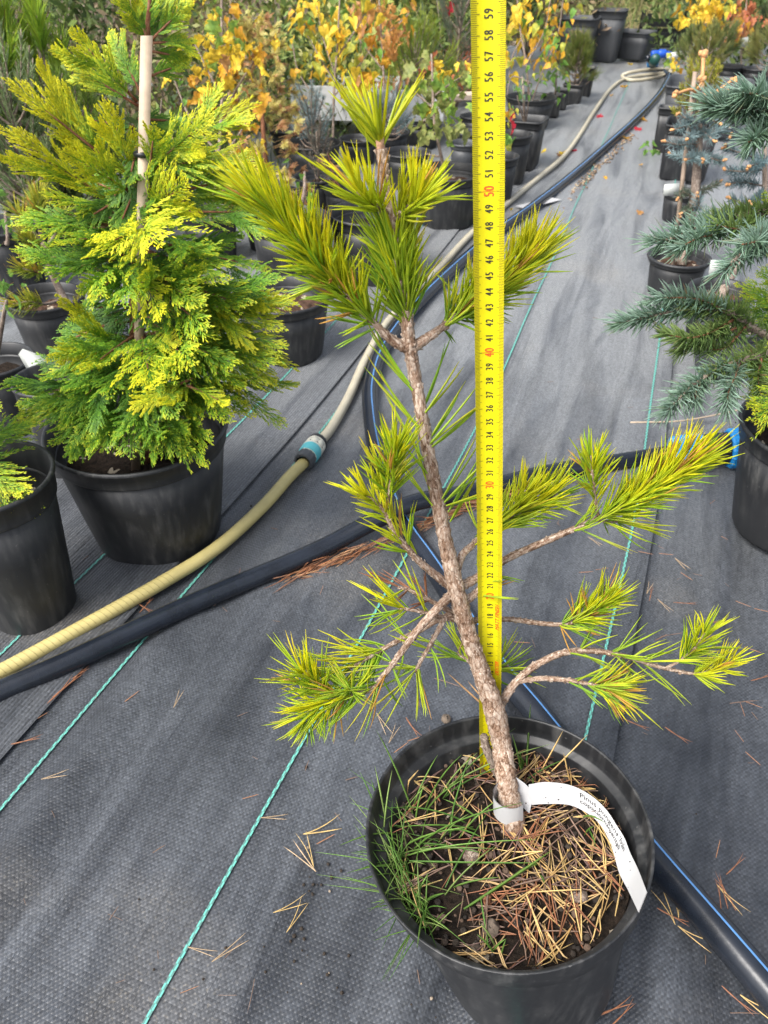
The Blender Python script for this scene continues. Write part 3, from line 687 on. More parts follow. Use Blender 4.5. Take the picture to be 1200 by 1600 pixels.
branch([(715, 918, 0), (742, 905, .010), (775, 882, .028), (815, 862, .034), (870, 838, .036), (925, 814, .036), (975, 790, .034), (1030, 755, .032), (1082, 722, .03)], [.0056, .0048, .0044, .004, .0036, .003, .0024, .0018, .001],
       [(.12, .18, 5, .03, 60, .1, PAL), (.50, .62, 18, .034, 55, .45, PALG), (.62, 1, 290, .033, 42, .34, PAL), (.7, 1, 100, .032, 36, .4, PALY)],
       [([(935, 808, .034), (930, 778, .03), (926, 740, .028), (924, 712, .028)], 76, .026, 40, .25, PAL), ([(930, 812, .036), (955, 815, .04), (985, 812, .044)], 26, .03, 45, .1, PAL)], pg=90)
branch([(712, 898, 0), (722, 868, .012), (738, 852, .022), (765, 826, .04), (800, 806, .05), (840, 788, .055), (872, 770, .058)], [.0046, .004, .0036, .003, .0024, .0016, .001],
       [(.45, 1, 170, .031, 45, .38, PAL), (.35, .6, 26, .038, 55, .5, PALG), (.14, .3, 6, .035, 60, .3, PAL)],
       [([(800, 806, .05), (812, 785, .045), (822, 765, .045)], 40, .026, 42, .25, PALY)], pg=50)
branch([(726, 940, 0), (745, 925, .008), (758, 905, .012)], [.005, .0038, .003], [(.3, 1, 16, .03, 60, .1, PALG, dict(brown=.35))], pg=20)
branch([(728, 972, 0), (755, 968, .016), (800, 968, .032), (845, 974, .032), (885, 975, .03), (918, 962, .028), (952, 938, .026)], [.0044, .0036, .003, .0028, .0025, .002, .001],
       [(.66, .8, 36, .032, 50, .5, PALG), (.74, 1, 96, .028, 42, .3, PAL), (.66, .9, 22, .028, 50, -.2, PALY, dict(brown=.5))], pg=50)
# lowest fork
branch([(776, 1108, -.01), (790, 1088, -.006), (806, 1066, 0), (836, 1040, .006), (880, 1020, .01), (925, 1017, .012), (975, 1025, .014), (1030, 1042, .012), (1078, 1052, .01)], [.0062, .0054, .0046, .0042, .0038, .0034, .003, .0024, .0016],
       [(.40, .56, 10, .034, 50, .3, PALG), (.60, .78, 26, .04, 45, .35, PALG)],
       [([(1040, 1044, .012), (1066, 1030, .008), (1088, 1010, .006), (1102, 990, .006)], 84, .025, 42, .25, PAL), ([(1060, 1050, .01), (1095, 1052, .008), (1130, 1040, .006), (1148, 1030, .006)], 76, .024, 42, .22, PALY)], pg=80)
branch([(812, 1064, 0), (850, 1060, -.006), (895, 1064, -.012), (935, 1072, -.016), (960, 1080, -.018)], [.0034, .003, .0027, .0022, .0012],
       [(.5, .66, 8, .032, 50, .5, PALG), (.70, 1, 60, .028, 45, .5, PALG), (.74, 1, 64, .026, 48, .15, PALY, dict(brown=.4)), (.8, 1, 14, .036, 55, -.5, PALG)], pg=40)
branch([(742, 1040, .012), (728, 1030, .022), (716, 1022, .03)], [.003, .0024, .0016], [(.3, 1, 26, .034, 45, .3, PALG)], pg=10)
branch([(752, 1048, .012), (775, 1045, .03), (795, 1040, .036)], [.003, .0024, .0016], [(.3, 1, 30, .036, 45, .45, PALG)], pg=10)
# dead stub and a few dry needles on the stem
sp_ = view_line([(786, 1222, -.012), (772, 1195, -.018), (760, 1168, -.02), (756, 1150, -.02)], 6)
stem('cut_stub', sp_, [.0068, .006, .0052, .0046], pine, 10, mat=M_BARKG, pg=20)
m = MB(); q0 = P(762, 1108, .675); needles(m, [q0, q0+.002, P(728, 1000, .66), P(733, 985, .64)], [P(700, 1052, .66)-q0, P(690, 1030, .665)-q0, (.02, 0, -.1), (-.03, 0, -.1)], [.05, .03, .034, .03], .0010, [(-.04, 0, .05), (0, 0, .03), (.02, 0, 0), (0, 0, 0)], (.42, .24, .12), (.5, .3, .14), 6)
m.build('needles', M_DRY, trunk, 'stuff')

# ------------------------------------------------------------------ paper label round the stem
lab = thing('plant_label', on_soil(800, 1262), 'long white paper label looped round the pine stem with black print', 'plant label')
def soil_view(px, py, h): return on_soil(px, py, h)
def ribbon(mb, A, B, n=10, two=.00025):
    A, B = smooth(A, n), smooth(B, n); k = len(A); C = A*.5+B*.5
    nn = nrm(np.cross(np.gradient(C, axis=0), B-A))
    for sgn in (1, -1):
        v = np.stack([A+nn*two*sgn, C+nn*two*sgn*1.0, B+nn*two*sgn], 1).reshape(-1, 3); i = np.arange(k-1)*3
        f = np.vstack([np.stack([i, i+1, i+4, i+3], -1), np.stack([i+1, i+2, i+5, i+4], -1)])
        mb.add(v, f if sgn > 0 else f[:, ::-1])
    return A, B, nn
m = MB()
# loop round the stem
ctr = TB+nrm(tp[14]-TB)*.023; A, B = [], []
sidex = nrm(np.cross(AX, tocam)); sidex = sidex if sidex[0] > 0 else -sidex; fr = np.cross(AX, sidex); fr = fr if np.dot(fr, tocam) > 0 else -fr
for a in np.linspace(-200, 40, 15):
    q = math.radians(a); rr_ = .0142+.002*math.cos(q); c = ctr+sidex*(math.sin(q)*rr_)+fr*(math.cos(q)*rr_)
    A.append(c+AX*.0125); B.append(c-AX*.0105)
ribbon(m, A, B, 4)
# crossed ends at the knot
k0 = soil_view(812, 1212, .030); ribbon(m, [soil_view(806, 1214, .034), soil_view(822, 1226, .026), soil_view(834, 1240, .016)], [soil_view(806, 1246, .016), soil_view(814, 1258, .008), soil_view(827, 1271, .004)], 5)
up_ = [(826, 1226, .026), (853, 1222, .028), (891, 1227, .025), (923, 1243, .021), (947, 1265, .017), (965, 1292, .014), (976, 1310, .013), (985, 1333, .016), (997, 1358, .024), (1011, 1394, .040)]
lo_ = [(826, 1258, .008), (853, 1256, .010), (891, 1258, .009), (923, 1274, .008), (941, 1293, .007), (951, 1312, .007), (959, 1333, .008), (968, 1365, .013), (982, 1392, .023), (998, 1426, .040)]
A, B, nn = ribbon(m, [soil_view(*q) for q in up_], [soil_view(*q) for q in lo_], 8)
m.build('strip', M_LABEL, lab)
ink = MB(); La = np.concatenate([[0], np.cumsum(np.linalg.norm(np.diff(A*.5+B*.5, axis=0), axis=1))])
def print_on_label(txt, s0, s1, row, h):
    v, f = text_mesh(txt); x = (v[:, 0]-v[:, 0].min())/(v[:, 0].max()-v[:, 0].min()); s = s0+(s1-s0)*x
    y = row-v[:, 1]*h
    k = [np.interp(s, La, Q[:, c]) for Q in (A, B) for c in range(3)]
    a = np.stack(k[:3], -1); bq = np.stack(k[3:], -1); nq = np.stack([np.interp(s, La, nn[:, c]) for c in range(3)], -1)
    if np.dot(nn[len(nn)//3], tocam) < 0: nq = -nq
    pts = a+(bq-a)*y[:, None]+nq*.0013
    f4 = [p for p in f if len(p) == 4]; f3 = [[p[0], p[k_], p[k_+1]] for p in f if len(p) != 4 for k_ in range(1, len(p)-1)]
    ink.add(pts, f4, f3)
print_on_label("Pinus pungens 'Ivan", La[-1]*.27, La[-1]*.63, .27, .34)
print_on_label("copaciornamentali", La[-1]*.27, La[-1]*.59, .56, .31)
ink.build('print', M_INK, lab)
m = MB()
for k in range(26):
    s_ = rs.uniform(.05, .62)*La[-1] if k < 20 else rs.uniform(.6, .95)*La[-1]; y_ = rs.uniform(.1, .95)
    q = [np.interp(s_, La, Q[:, c]) for Q in (A, B) for c in range(3)]; a, bq = np.array(q[:3]), np.array(q[3:])
    i_ = min(int(np.searchsorted(La, s_)), len(nn)-1); n_ = nn[i_]*(1 if np.dot(nn[i_], tocam) > 0 else -1)
    c = a+(bq-a)*y_+n_*.0009; u_ = nrm(bq-a); w_ = np.cross(n_, u_); k_ = 5; an = np.arange(k_)/k_*6.283; rr_ = rs.uniform(.0002, .0008)*rs.uniform(.5, 1.3, k_)
    m.add(np.vstack([[c+n_*.0004], c+rr_[:, None]*(np.cos(an)[:, None]*u_+np.sin(an)[:, None]*w_)]), f3=[[0, 1+z, 1+(z+1) % k_] for z in range(k_)])
m.build('soil_crumbs', simple('crumb', (.02, .015, .012), .9), lab, 'stuff')

# ------------------------------------------------------------------ litter and grass in the big pot
def litter(mb, n, fn, L, cols, r=.0009, h=.010, rnd=rs, vee=.5):
    pts = np.array([fn() for _ in range(n)]); a = rnd.uniform(0, 2*np.pi, n)
    d = np.cos(a)[:, None]*AXU+np.sin(a)[:, None]*AXV+AX*rnd.normal(.02, .10, n)[:, None]
    c = np.array(cols)[rnd.randint(0, len(cols), n)]*rnd.uniform(.7, 1.15, (n, 1))
    LL = L*rnd.uniform(.6, 1.2, n); side = np.cross(d, AX)
    needles(mb, pts-d*(LL/2)[:, None], d, LL, r, side*rnd.normal(0, .13, n)[:, None]+AX*.0, c*.85, c, 5)
    k = rnd.rand(n) < vee
    d2 = nrm(d+side*rnd.normal(0, .16, n)[:, None]); needles(mb, (pts-d*(LL/2)[:, None])[k], d2[k], LL[k]*.97, r, (side*rnd.normal(0, .1, n)[:, None])[k], c[k]*.85, c[k], 5)
TAN, TAN2, RED, BRN = (.62, .43, .17), (.54, .34, .13), (.30, .125, .06), (.22, .14, .10)
m = MB()
def inpot(bias=0):
    while True:
        x, y = rs.uniform(-1, 1, 2)*.097
        if math.hypot(x, y) < .097 and rs.rand() < (1.0 if x-.4*y > -.01 else .38): return soil_pt(x, y, rs.uniform(-.002, .006)+.006*rs.rand()**2)
litter(m, 120, inpot, .042, [BRN, RED, (.2, .12, .1)], .0007)
litter(m, 215, inpot, .040, [TAN, TAN, TAN2, TAN, (.55, .38, .18), RED, BRN], .00075)
# a few leaning against the wall
for px, py, dx, dy, L in [(845, 1205, 25, -45, .045), (862, 1205, 40, -40, .05), (890, 1220, -8, -35, .035), (735, 1280, -30, 60, .03), (625, 1235, 28, -30, .034)]:
    o = on_soil(px, py, .002); e = on_soil(px+dx, py+dy, .03); needles(m, [o], [e-o], [L], .001, [(0, 0, .03)], TAN2, TAN, 5)
for q in range(len(m.v)):
    e = m.v[q]-RIM_C; hgt_ = e@AX; rv = e-hgt_[:, None]*AX; rl = np.linalg.norm(rv, axis=1); k_ = np.where((rl > .0985) & (hgt_ < SOIL_D+.012), .0985/np.maximum(rl, 1e-6), 1.0)
    m.v[q] = RIM_C+hgt_[:, None]*AX+rv*k_[:, None]
tag(m.build('needle_litter', M_DRY), 'tan and red brown fallen pine needles covering the soil of the big foreground pot', 'needle litter', kind='stuff')
m = MB()
def grass(mb, base, n, L, lean, spread, cols, r=.0009, rnd=rs):
    d = AX+np.asarray(lean)+rnd.normal(0, spread, (n, 3)); c = np.array(cols)[rnd.randint(0, len(cols), n)]*rnd.uniform(.75, 1.2, (n, 1))
    LL = L*rnd.uniform(.45, 1.15, n); dn = nrm(d); b = np.asarray(base)+rnd.normal(0, .004, (n, 3))*np.array([1, 1, .1])
    out = dn-AX*np.sum(dn*AX, 1)[:, None]
    needles(mb, b, dn, LL, r, out*.55-AX*.25, c*.8, c, 7)
GRC = [(.19, .36, .07), (.24, .42, .09), (.14, .30, .06), (.33, .46, .14)]
for k in range(26):
    px, py = rs.normal(628, 26), rs.normal(1385, 52)
    bpt = on_soil(px, py); e = bpt-RIM_C; rad_ = np.linalg.norm(e-AX*np.dot(e, AX))
    if rad_ > .093: bpt = RIM_C+AX*SOIL_D+(e-AX*np.dot(e, AX))*(.09/rad_)
    grass(m, bpt, 4, .052, (-.25, -.05, 0), .5, GRC, .0006)
for px, py, n, L, ln in [(655, 1270, 5, .10, (.3, .3, 0)), (690, 1240, 4, .08, (.5, .1, 0)), (640, 1330, 5, .10, (.7, -.1, 0)), (818, 1205, 6, .04, (.1, 0, 0)), (660, 1420, 5, .06, (.4, 0, 0)), (700, 1390, 3, .05, (.9, .7, 0)), (740, 1290, 3, .06, (-.5, .2, 0)), (905, 1290, 3, .05, (.2, -.6, 0)), (770, 1490, 5, .03, (0, 0, 0)), (610, 1300, 5, .06, (-.4, .5, 0)), (840, 1360, 3, .04, (-.6, -.4, 0)), (700, 1300, 4, .06, (.3, .6, 0))]:
    grass(m, on_soil(px, py), n, L, ln, .28, GRC, .0010)
o = on_soil(822, 1206); needles(m, [o], [on_soil(829, 1120, .0)+AX*.03-o], [.062], .0013, [(0, 0, .02)], (.13, .27, .05), (.2, .33, .08), 6)
o = on_soil(725, 1420, .008); needles(m, [o], [on_soil(845, 1342, .012)-o], [.085], .0016, [(0, 0, .03)], (.16, .3, .06), (.25, .4, .09), 6)
o = on_soil(640, 1345, .01); needles(m, [o], [on_soil(830, 1350, .012)-o], [.105], .0011, [(0, 0, .02)], (.12, .27, .05), (.2, .35, .08), 6)
tag(m.build('grass_tuft', M_LEAF), 'thin green grass sprouting along the left side of the big foreground pot', 'grass', kind='stuff')
def lump(mb, c, r, flat=.5, rnd=rs, col=(1, 1, 1), seg=9):
    prof = [(.001, -1), (.6, -.75), (.95, -.3), (1, .1), (.8, .6), (.4, .9), (.001, 1)]
    v0 = len(mb.v); add_lathe(mb, [(a*r, b_*r*flat) for a, b_ in prof], c, nrm(UP+rnd.normal(0, .3, 3)), seg, col=col)
    mb.v[-1] = mb.v[-1]+rnd.normal(0, r*.10, mb.v[-1].shape)
m = MB()
for k in range(420):
    a_, q_ = rs.uniform(0, 6.283), .098*math.sqrt(rs.rand()); lump(m, soil_pt(q_*math.cos(a_), q_*math.sin(a_), .001), rs.uniform(.0008, .0034), .6, col=np.array([(.018, .013, .010), (.04, .028, .02), (.10, .065, .045), (.03, .022, .016)])[rs.randint(4)], seg=6)
tag(m.build('soil_crumbs', simple('peat_crumb', (1, 1, 1), .95, attr=True, bump=.5)), 'dark peat crumbs and bark bits on the soil of the big foreground pot', 'crumbs', kind='stuff')
for q, (px, py, r_, nm, lb, mt) in enumerate([(762, 1405, .006, 'bark_chip', 'brown bark chip lying under the long grass blade in the big pot', M_BARKR), (767, 1450, .007, 'pebble', 'pale brown pebble on the soil near the front of the big pot', M_STONE), (905, 1400, .007, 'bark_chip', 'dark bark chip among yellow needles at the right of the big pot', M_BARKG), (736, 1338, .007, 'bark_chip', 'dull bark chip in the middle of the big pot', M_BARKG), (735, 1150, .006, 'pebble', 'unused', M_STONE)]):
    m = MB()
    if lb == 'unused': lump(m, G(697, 1123, .004), .007, .7); lb = 'grey clod on the fabric just behind the big pot'
    else: lump(m, on_soil(px, py, .004), r_, .5)
    tag(m.build(nm, mt), lb, nm.replace('_', ' '))
# ------------------------------------------------------------------ hose, pipes, couplings
def ground_line(pts, r, n=10):
    return smooth([G(x, y, r+(z if len(q) else 0)) for x, y, *q in pts for z in [q[0] if q else 0]], n)
hose = thing('garden_hose', G(250, 920), 'yellowed garden hose running past the pots, teal connector joining it to a grey length', 'garden hose')
hp = ground_line([(-160, 1112), (-60, 1078), (0, 1050), (120, 985), (250, 912), (340, 855), (410, 792), (452, 745), (476, 722)], .013)
m = MB(); add_tube(m, hp, .0106, 18); m.build('hose_length', M_HOSEY, hose)
# the wound band marks on the nearest length
m = MB()
for s_ in np.arange(.05, .52, .0115):
    q, tt = along(hp, np.array([s_])); u_, w_ = nrm(np.cross(tt[0], UP)), None
    w_ = np.cross(u_, tt[0]); a = np.linspace(-1.4, 1.4, 16)
    pts = q[0]+.0107*(np.sin(a)[:, None]*u_+np.cos(a)[:, None]*w_)+tt[0]*(.0035*a)[:, None]
    add_tube(m, pts, .0003, 4, cap=False)
m.build('wrap_mark', simple('hose_groove', (.30, .25, .09), .6), hose, 'stuff')
hg = ground_line([(498, 692), (518, 668), (545, 620), (572, 560), (602, 508), (645, 460), (690, 415), (742, 360), (800, 312), (845, 275), (880, 245), (905, 212), (930, 172), (955, 138), (980, 122), (1020, 116), (1052, 113)], .012)
m = MB(); add_tube(m, hg, .0098, 14); m.build('hose_length', M_HOSEG, hose)
loop = ground_line([(1046, 108), (1020, 108, .02), (985, 113, .02), (972, 119), (985, 125), (1015, 123), (1042, 115), (1052, 104)], .012)
m = MB(); add_tube(m, loop, .0098, 10); m.build('hose_length', M_HOSEG, hose)
con = hose
c0 = hp[-1]; c1 = hg[0]; cx_ = nrm(c1-c0); CL = np.linalg.norm(c1-c0)
def con_part(name, prof, mat, seg=28, wob=None):
    m = MB(); pr = [(r_, s_*CL) for r_, s_ in prof]; add_lathe(m, pr, c0+UP*.004, cx_, seg)
    if wob:
        a = np.arange(seg)/seg*2*np.pi; v = m.v[0].reshape(len(pr), seg, 3); ax = (c0+UP*.004)+cx_*np.array([p[1] for p in pr])[:, None, None]
        v = ax+(v-ax)*(1+wob*np.cos(a*12)[None, :, None]); m.v[0] = v.reshape(-1, 3)
    return m.build(name, mat, con)
con_part('hose_nut', [(.0128, -.10), (.0175, -.10), (.0185, -.06), (.0192, .10), (.0185, .17), (.0155, .18)], M_DKGREY, 48, .03)
con_part('seal_ring', [(.0165, .165), (.0182, .17), (.0182, .205), (.0165, .21)], M_CREAM)
con_part('coupling_sleeve', [(.0165, .205), (.0190, .21), (.0198, .25), (.0200, .38), (.0198, .50), (.0190, .53), (.016, .535)], M_TEAL)
con_part('seal_ring', [(.0165, .53), (.0200, .535), (.0202, .57), (.0165, .58)], M_CREAM)
con_part('tap_adaptor', [(.0165, .575), (.0195, .58), (.0190, .68), (.0180, .79), (.0165, .80)], M_DKGREY)
con_part('seal_ring', [(.0160, .79), (.0192, .80), (.0192, .83), (.0160, .84)], M_CREAM)
con_part('hose_nut', [(.0150, .835), (.0190, .845), (.0195, .93), (.0180, .985), (.0118, 1.0)], M_BLACK, 48, .02)
con_part('seal_ring', [(.0118, .985), (.0165, .99), (.0155, 1.03), (.0118, 1.035)], M_CREAM)
u_ = nrm(np.cross(cx_, UP)); w_ = np.cross(u_, cx_)
for k in range(7):
    a = (k-3)*.78+.15; c = c0+UP*.004+cx_*CL*.685; out = math.sin(a)*u_+math.cos(a)*w_; m = MB(); an = np.arange(16)/16*6.283; sd = np.cross(out, cx_)
    disc = c+out*.0193+.0078*np.sin(an)[:, None]*sd+.0098*np.cos(an)[:, None]*cx_*.9; disc = disc-out*(((disc-c)@sd)**2/.05)[:, None]
    m.add(np.vstack([[c+out*.0200], disc, disc-out*.002]), f3=[[0, 1+z, 1+(z+1) % 16] for z in range(16)], f4=[[1+z, 17+z, 17+(z+1) % 16, 1+(z+1) % 16] for z in range(16)])
    m.build('grip_pad', M_CREAM, con)
# water pipe 1, near left to the blue coupling
pr1 = .0150
pipe1 = thing('water_pipe', G(300, 960), 'black plastic water pipe crossing the whole floor from lower left to the blue coupling', 'water pipe')
p1 = ground_line([(-200, 1161), (-80, 1114), (0, 1080), (100, 1037), (200, 990), (310, 939), (430, 889), (540, 845), (610, 822), (700, 785), (800, 752), (880, 734), (960, 722), (1050, 708)], pr1)
m = MB(); add_tube(m, p1, pr1, 24); m.build('pipe_length', M_PIPE, pipe1)
def stripe_on(p, r, ang, root, w=.0026):
    t, _, _ = frames(p); u = nrm(np.cross(t, UP)); w_ = np.cross(u, t); out = math.sin(ang)*u+math.cos(ang)*w_; sd = np.cross(t, out)
    m = MB(); v = np.stack([p+out*(r+.0002)-sd*w/2-out*w*w/8/r, p+out*(r+.0005), p+out*(r+.0002)+sd*w/2-out*w*w/8/r], 1).reshape(-1, 3); i = np.arange(len(p)-1)*3
    m.add(v, np.vstack([np.stack([i, i+1, i+4, i+3], -1), np.stack([i+1, i+2, i+5, i+4], -1)])); return m.build('blue_line', M_STRIPE, root)
pr2 = .0168
pipe2 = thing('water_pipe', G(1100, 1430), 'black water pipe with a blue line, passing behind the big pot and up the path', 'water pipe')
p2 = ground_line([(1330, 1700), (1200, 1545), (1110, 1440), (1022, 1338), (920, 1215), (840, 1115), (790, 1055), (740, 985), (690, 905), (650, 845), (618, 790), (592, 720), (580, 650), (580, 600), (598, 545), (640, 488), (700, 428), (770, 368), (830, 325), (890, 278), (940, 235), (985, 195), (1015, 165), (1035, 140), (1046, 118)], pr2*.9)
# it lies under the first pipe where they cross
d12 = np.linalg.norm(p2[:, None, :2]-p1[None, :, :2], axis=2).min(1)
p2[:, 2] = np.maximum(p2[:, 2]-.010*np.exp(-(d12/.06)**2), .010)
d21 = np.linalg.norm(p1[:, None, :2]-p2[None, :, :2], axis=2).min(1)
pz = .030*np.exp(-(d21/.10)**2)
m = MB(); add_tube(m, p2, pr2, 22); m.build('pipe_length', M_PIPE, pipe2)
for a in (.20, 2.2): stripe_on(p2, pr2, a, pipe2)
p1b = p1.copy(); p1b[:, 2] += pz
bpy.data.objects.remove(pipe1.children[0]); m = MB(); add_tube(m, p1b, pr1, 24); m.build('pipe_length', M_PIPE, pipe1)
# blue compression coupling
e0 = p1b[-1]; e1 = G(1200, 700, .030); ax_ = nrm(e1-e0); CLn = np.linalg.norm(e1-e0)
coup = thing('pipe_coupling', e0*[1, 1, 0], 'bright blue and black pipe coupling beside the pot at the right edge', 'pipe coupling')
def nut(name, s0, s1, r0, r1, mat, ribs=14, wob=.035):
    m = MB(); seg = ribs*8; pr = [(.0195, s0*CLn), (r0*.93, s0*CLn), (r0, (s0+.02)*CLn), (r1, (s1-.02)*CLn), (r1*.95, s1*CLn), (.02, s1*CLn)]
    add_lathe(m, pr, e0+UP*.004, ax_, seg); a = np.arange(seg); v = m.v[0].reshape(len(pr), seg, 3); axp = e0+UP*.004+ax_*np.array([p[1] for p in pr])[:, None, None]
    k = np.where(a % 8 < 2, 1+wob, 1.0); k2 = np.ones((len(pr), seg)); k2[1:5] = k; m.v[0] = (axp+(v-axp)*k2[..., None]).reshape(-1, 3); return m.build(name, mat, coup, smooth_=False)
nut('coupling_nut', -.02, .30, .027, .031, M_BLUE); nut('coupling_body', .30, .58, .027, .029, M_BLACK, 6, .06); nut('coupling_nut', .57, .93, .036, .037, M_BLUE, 14); nut('coupling_body', .93, 1.2, .030, .030, M_BLACK, 6, .03)

# ------------------------------------------------------------------ fallen needles and leaves on the floor
def ndl_mesh(kind, L, c, seed, vee=True):
    r = np.random.RandomState(seed); m = MB(); d = np.array([[1.0, 0, 0]])
    needles(m, [[-L/2, 0, .0014]], d, [L], .00072, [[0, r.normal(0, .14), .01]], np.array(c)*.8, c, 6, 4)
    if vee: needles(m, [[-L/2, 0, .0014]], nrm(d+[[0, r.choice([-1, 1])*r.uniform(.12, .3), .0]]), [L*.97], .00072, [[0, r.normal(0, .1), .01]], np.array(c)*.8, c, 6, 4)
    return m.mesh('fallen_needle', M_DRY)
NM = [ndl_mesh(0, .045, RED, 1, True), ndl_mesh(0, .05, BRN, 2, False), ndl_mesh(0, .048, TAN, 3, True), ndl_mesh(0, .03, (.42, .2, .1), 4, False), ndl_mesh(0, .04, (.46, .33, .2), 5, True), ndl_mesh(0, .02, BRN, 6, False)]
NLAB = ['red brown fallen needle pair lying on the woven floor', 'dark brown single fallen needle lying on the woven floor', 'yellow tan fallen needle pair lying on the woven floor', 'short rusty fallen needle lying on the woven floor', 'pale straw needle pair lying on the woven floor', 'tiny brown needle fragment lying on the woven floor']
NGRP = ['red brown needle pairs on the floor', 'brown single needles on the floor', 'yellow tan needle pairs on the floor', 'short rusty needles on the floor', 'pale straw needle pairs on the floor', 'tiny brown needle bits on the floor']
ONE = {(505, 1300): 'curved yellow tan needle pair left of the big pot, upper one', (482, 1330): 'yellow tan needle pair left of the big pot, just below the curved pair', (455, 1420): 'yellow tan forked needles left of the big pot, lower one', (360, 1485): 'thick straw coloured needle touching the green line near the bottom', (318, 1488): 'short forked straw needles crossing the green line near the bottom', (88, 1215): 'pale forked needles between two green lines at the left', (40, 1165): 'rusty forked needles at the left edge by the fabric seam', (278, 1095): 'upright straw needle alone below the crossing pipe', (1150, 1570): 'rust needle at the bottom right beside the blue lined pipe', (960, 1585): 'rust needle pair right beside the foot of the big pot', (815, 1008): 'small brown needle just right of the tape, low on the floor', (1055, 1155): 'rust needle behind the right rim of the big pot, farther one', (992, 1138): 'rust needle behind the right rim of the big pot, nearer the green line'}
def drop(px, py, k, ang, sc_=1.0):
    o = bpy.data.objects.new('fallen_needle', NM[k]); COL.objects.link(o); p = G(px, py); o.location = (p[0], p[1], .0045)
    o.rotation_euler = (0, 0, math.radians(ang)); o.scale = (sc_*.78, sc_*rs.uniform(.55, .95), sc_*.8); tag(o, ONE.get((px, py), NLAB[k]), 'fallen needle', NGRP[k])
for a in [(505, 1300, 2, 15, 1.2), (482, 1330, 2, 110, 1.2), (470, 1345, 4, 140, 1.5), (455, 1420, 2, 20), (465, 1435, 2, 60), (360, 1485, 4, 40, 1.3), (318, 1488, 4, -10), (88, 1215, 4, 22), (40, 1165, 0, 10, 1.2), (100, 1085, 0, 55, 1.4), (112, 1075, 0, 50, 1.5), (125, 1060, 0, 40), (278, 1095, 4, 85), (208, 1092, 3, 50), (600, 1135, 4, -60, 1.2), (614, 1150, 4, 70), (642, 1142, 0, -70), (650, 1158, 3, 20), (627, 1172, 3, 40), (930, 850, 4, -50), (1008, 868, 3, -20), (1040, 870, 3, -10), (1065, 885, 4, -60), (1072, 905, 3, -55), (915, 898, 3, 5), (940, 893, 3, 12), (1012, 922, 4, 65), (1018, 932, 0, 60), (1038, 950, 4, -60), (1070, 948, 0, -12), (1160, 948, 3, -35), (1190, 958, 3, -20), (1120, 978, 0, -10), (1050, 995, 1, 15), (1032, 1000, 3, 30), (1190, 1065, 0, 10), (1175, 1020, 3, -30), (1160, 1100, 1, 10), (1175, 1105, 3, -30), (1158, 1112, 3, 85), (992, 1138, 0, -40), (1055, 1155, 0, -55), (1175, 1190, 3, -60), (815, 1008, 3, -5), (1120, 1330, 3, 60), (1150, 1358, 0, 30), (1130, 1395, 0, 80, 1.1), (1136, 1400, 0, 95), (1125, 1405, 0, 70), (1140, 1410, 2, -60), (1055, 1410, 2, 80), (1050, 1440, 0, -40), (1085, 1470, 2, -40), (1150, 1570, 0, -55), (960, 1585, 0, 10, 1.2), (975, 1590, 0, 30), (1040, 1420, 2, 100), (1185, 1580, 2, -40), (430, 1280, 4, 5), (232, 950, 0, 60), (225, 955, 0, -45), (100, 960, 0, 20), (98, 975, 0, 5), (175, 970, 3, 88), (510, 1315, 3, 30), (700, 1070, 1, -20), (905, 300, 5, 20), (930, 500, 5, -20), (860, 600, 5, 10), (910, 690, 3, 0), (985, 640, 5, 20), (330, 950, 5, 10), (430, 830, 5, -20), (380, 1120, 5, 30), (250, 1330, 5, 40), (180, 1430, 5, 70), (550, 1220, 5, 20), (480, 1200, 5, 80)]: drop(*a)
for k in range(60):
    drop(rs.uniform(20, 1190), rs.uniform(760, 1590), int(rs.choice([1, 3, 5, 5, 5])), rs.uniform(0, 360), rs.uniform(.5, .9))
m = MB(); q, tt = along(p1b, np.sort(rs.uniform(.42, .80, 300))); sd = nrm(np.cross(tt, UP)); sd = np.where(sd[:, 1:2] > 0, -sd, sd)
d = tt*rs.choice([-1, 1], (300, 1))+rs.normal(0, .22, (300, 3))*np.array([1, 1, .25]); c = np.array([RED, (.42, .17, .07), (.30, .15, .09), (.5, .28, .14)])[rs.randint(0, 4, 300)]*rs.uniform(.6, 1.1, (300, 1))
bpos = q+sd*(.014+.016*rs.rand(300)**1.5)[:, None]; bpos[:, 2] = .003+.012*rs.rand(300)**2
needles(m, bpos, d, rs.uniform(.02, .05, 300), .0009, rs.normal(0, .08, (300, 3))*np.array([1, 1, .1]), c*.8, c, 4)
tag(m.build('needle_litter', M_DRY), 'bank of rust brown needles gathered along the near side of the crossing pipe', 'needle litter', kind='stuff')
m = MB()
for k in range(150):
    px, py = [(rs.normal(498, 20), rs.normal(1385, 18)), (rs.uniform(640, 700), rs.normal(1600, 30)), (rs.normal(460, 60), rs.normal(1500, 40)), (rs.uniform(0, 1200), rs.uniform(700, 1590)), (rs.normal(1005, 12), rs.normal(760, 10)), (rs.normal(950, 20), rs.normal(760, 6)), (rs.normal(1150, 25), rs.normal(655, 18)), (rs.uniform(1030, 1190), rs.normal(520, 10))][rs.randint(0, 8)]
    lump(m, G(px, py, .002), rs.uniform(.0006, .0022), .8, col=(.03, .022, .016) if rs.rand() < .86 else (.26, .21, .16), seg=5)
tag(m.build('soil_crumbs', simple('crumbs', (1, 1, 1), .95, attr=True)), 'scattered soil crumbs and grit on the woven floor', 'crumbs', kind='stuff')
m = MB()
for k in range(260):
    l_ = rs.rand(); px, py = 740+l_*230+rs.normal(0, 3), 415-l_*190+rs.normal(0, 3)
    q = G(870+l_*120+rs.normal(0, 4), 318-l_*112+rs.normal(0, 4)+4, .003); lump(m, q, rs.uniform(.002, .006), .5, col=np.array([(.25, .16, .1), (.4, .32, .22), (.12, .09, .06)])[rs.randint(3)], seg=5)
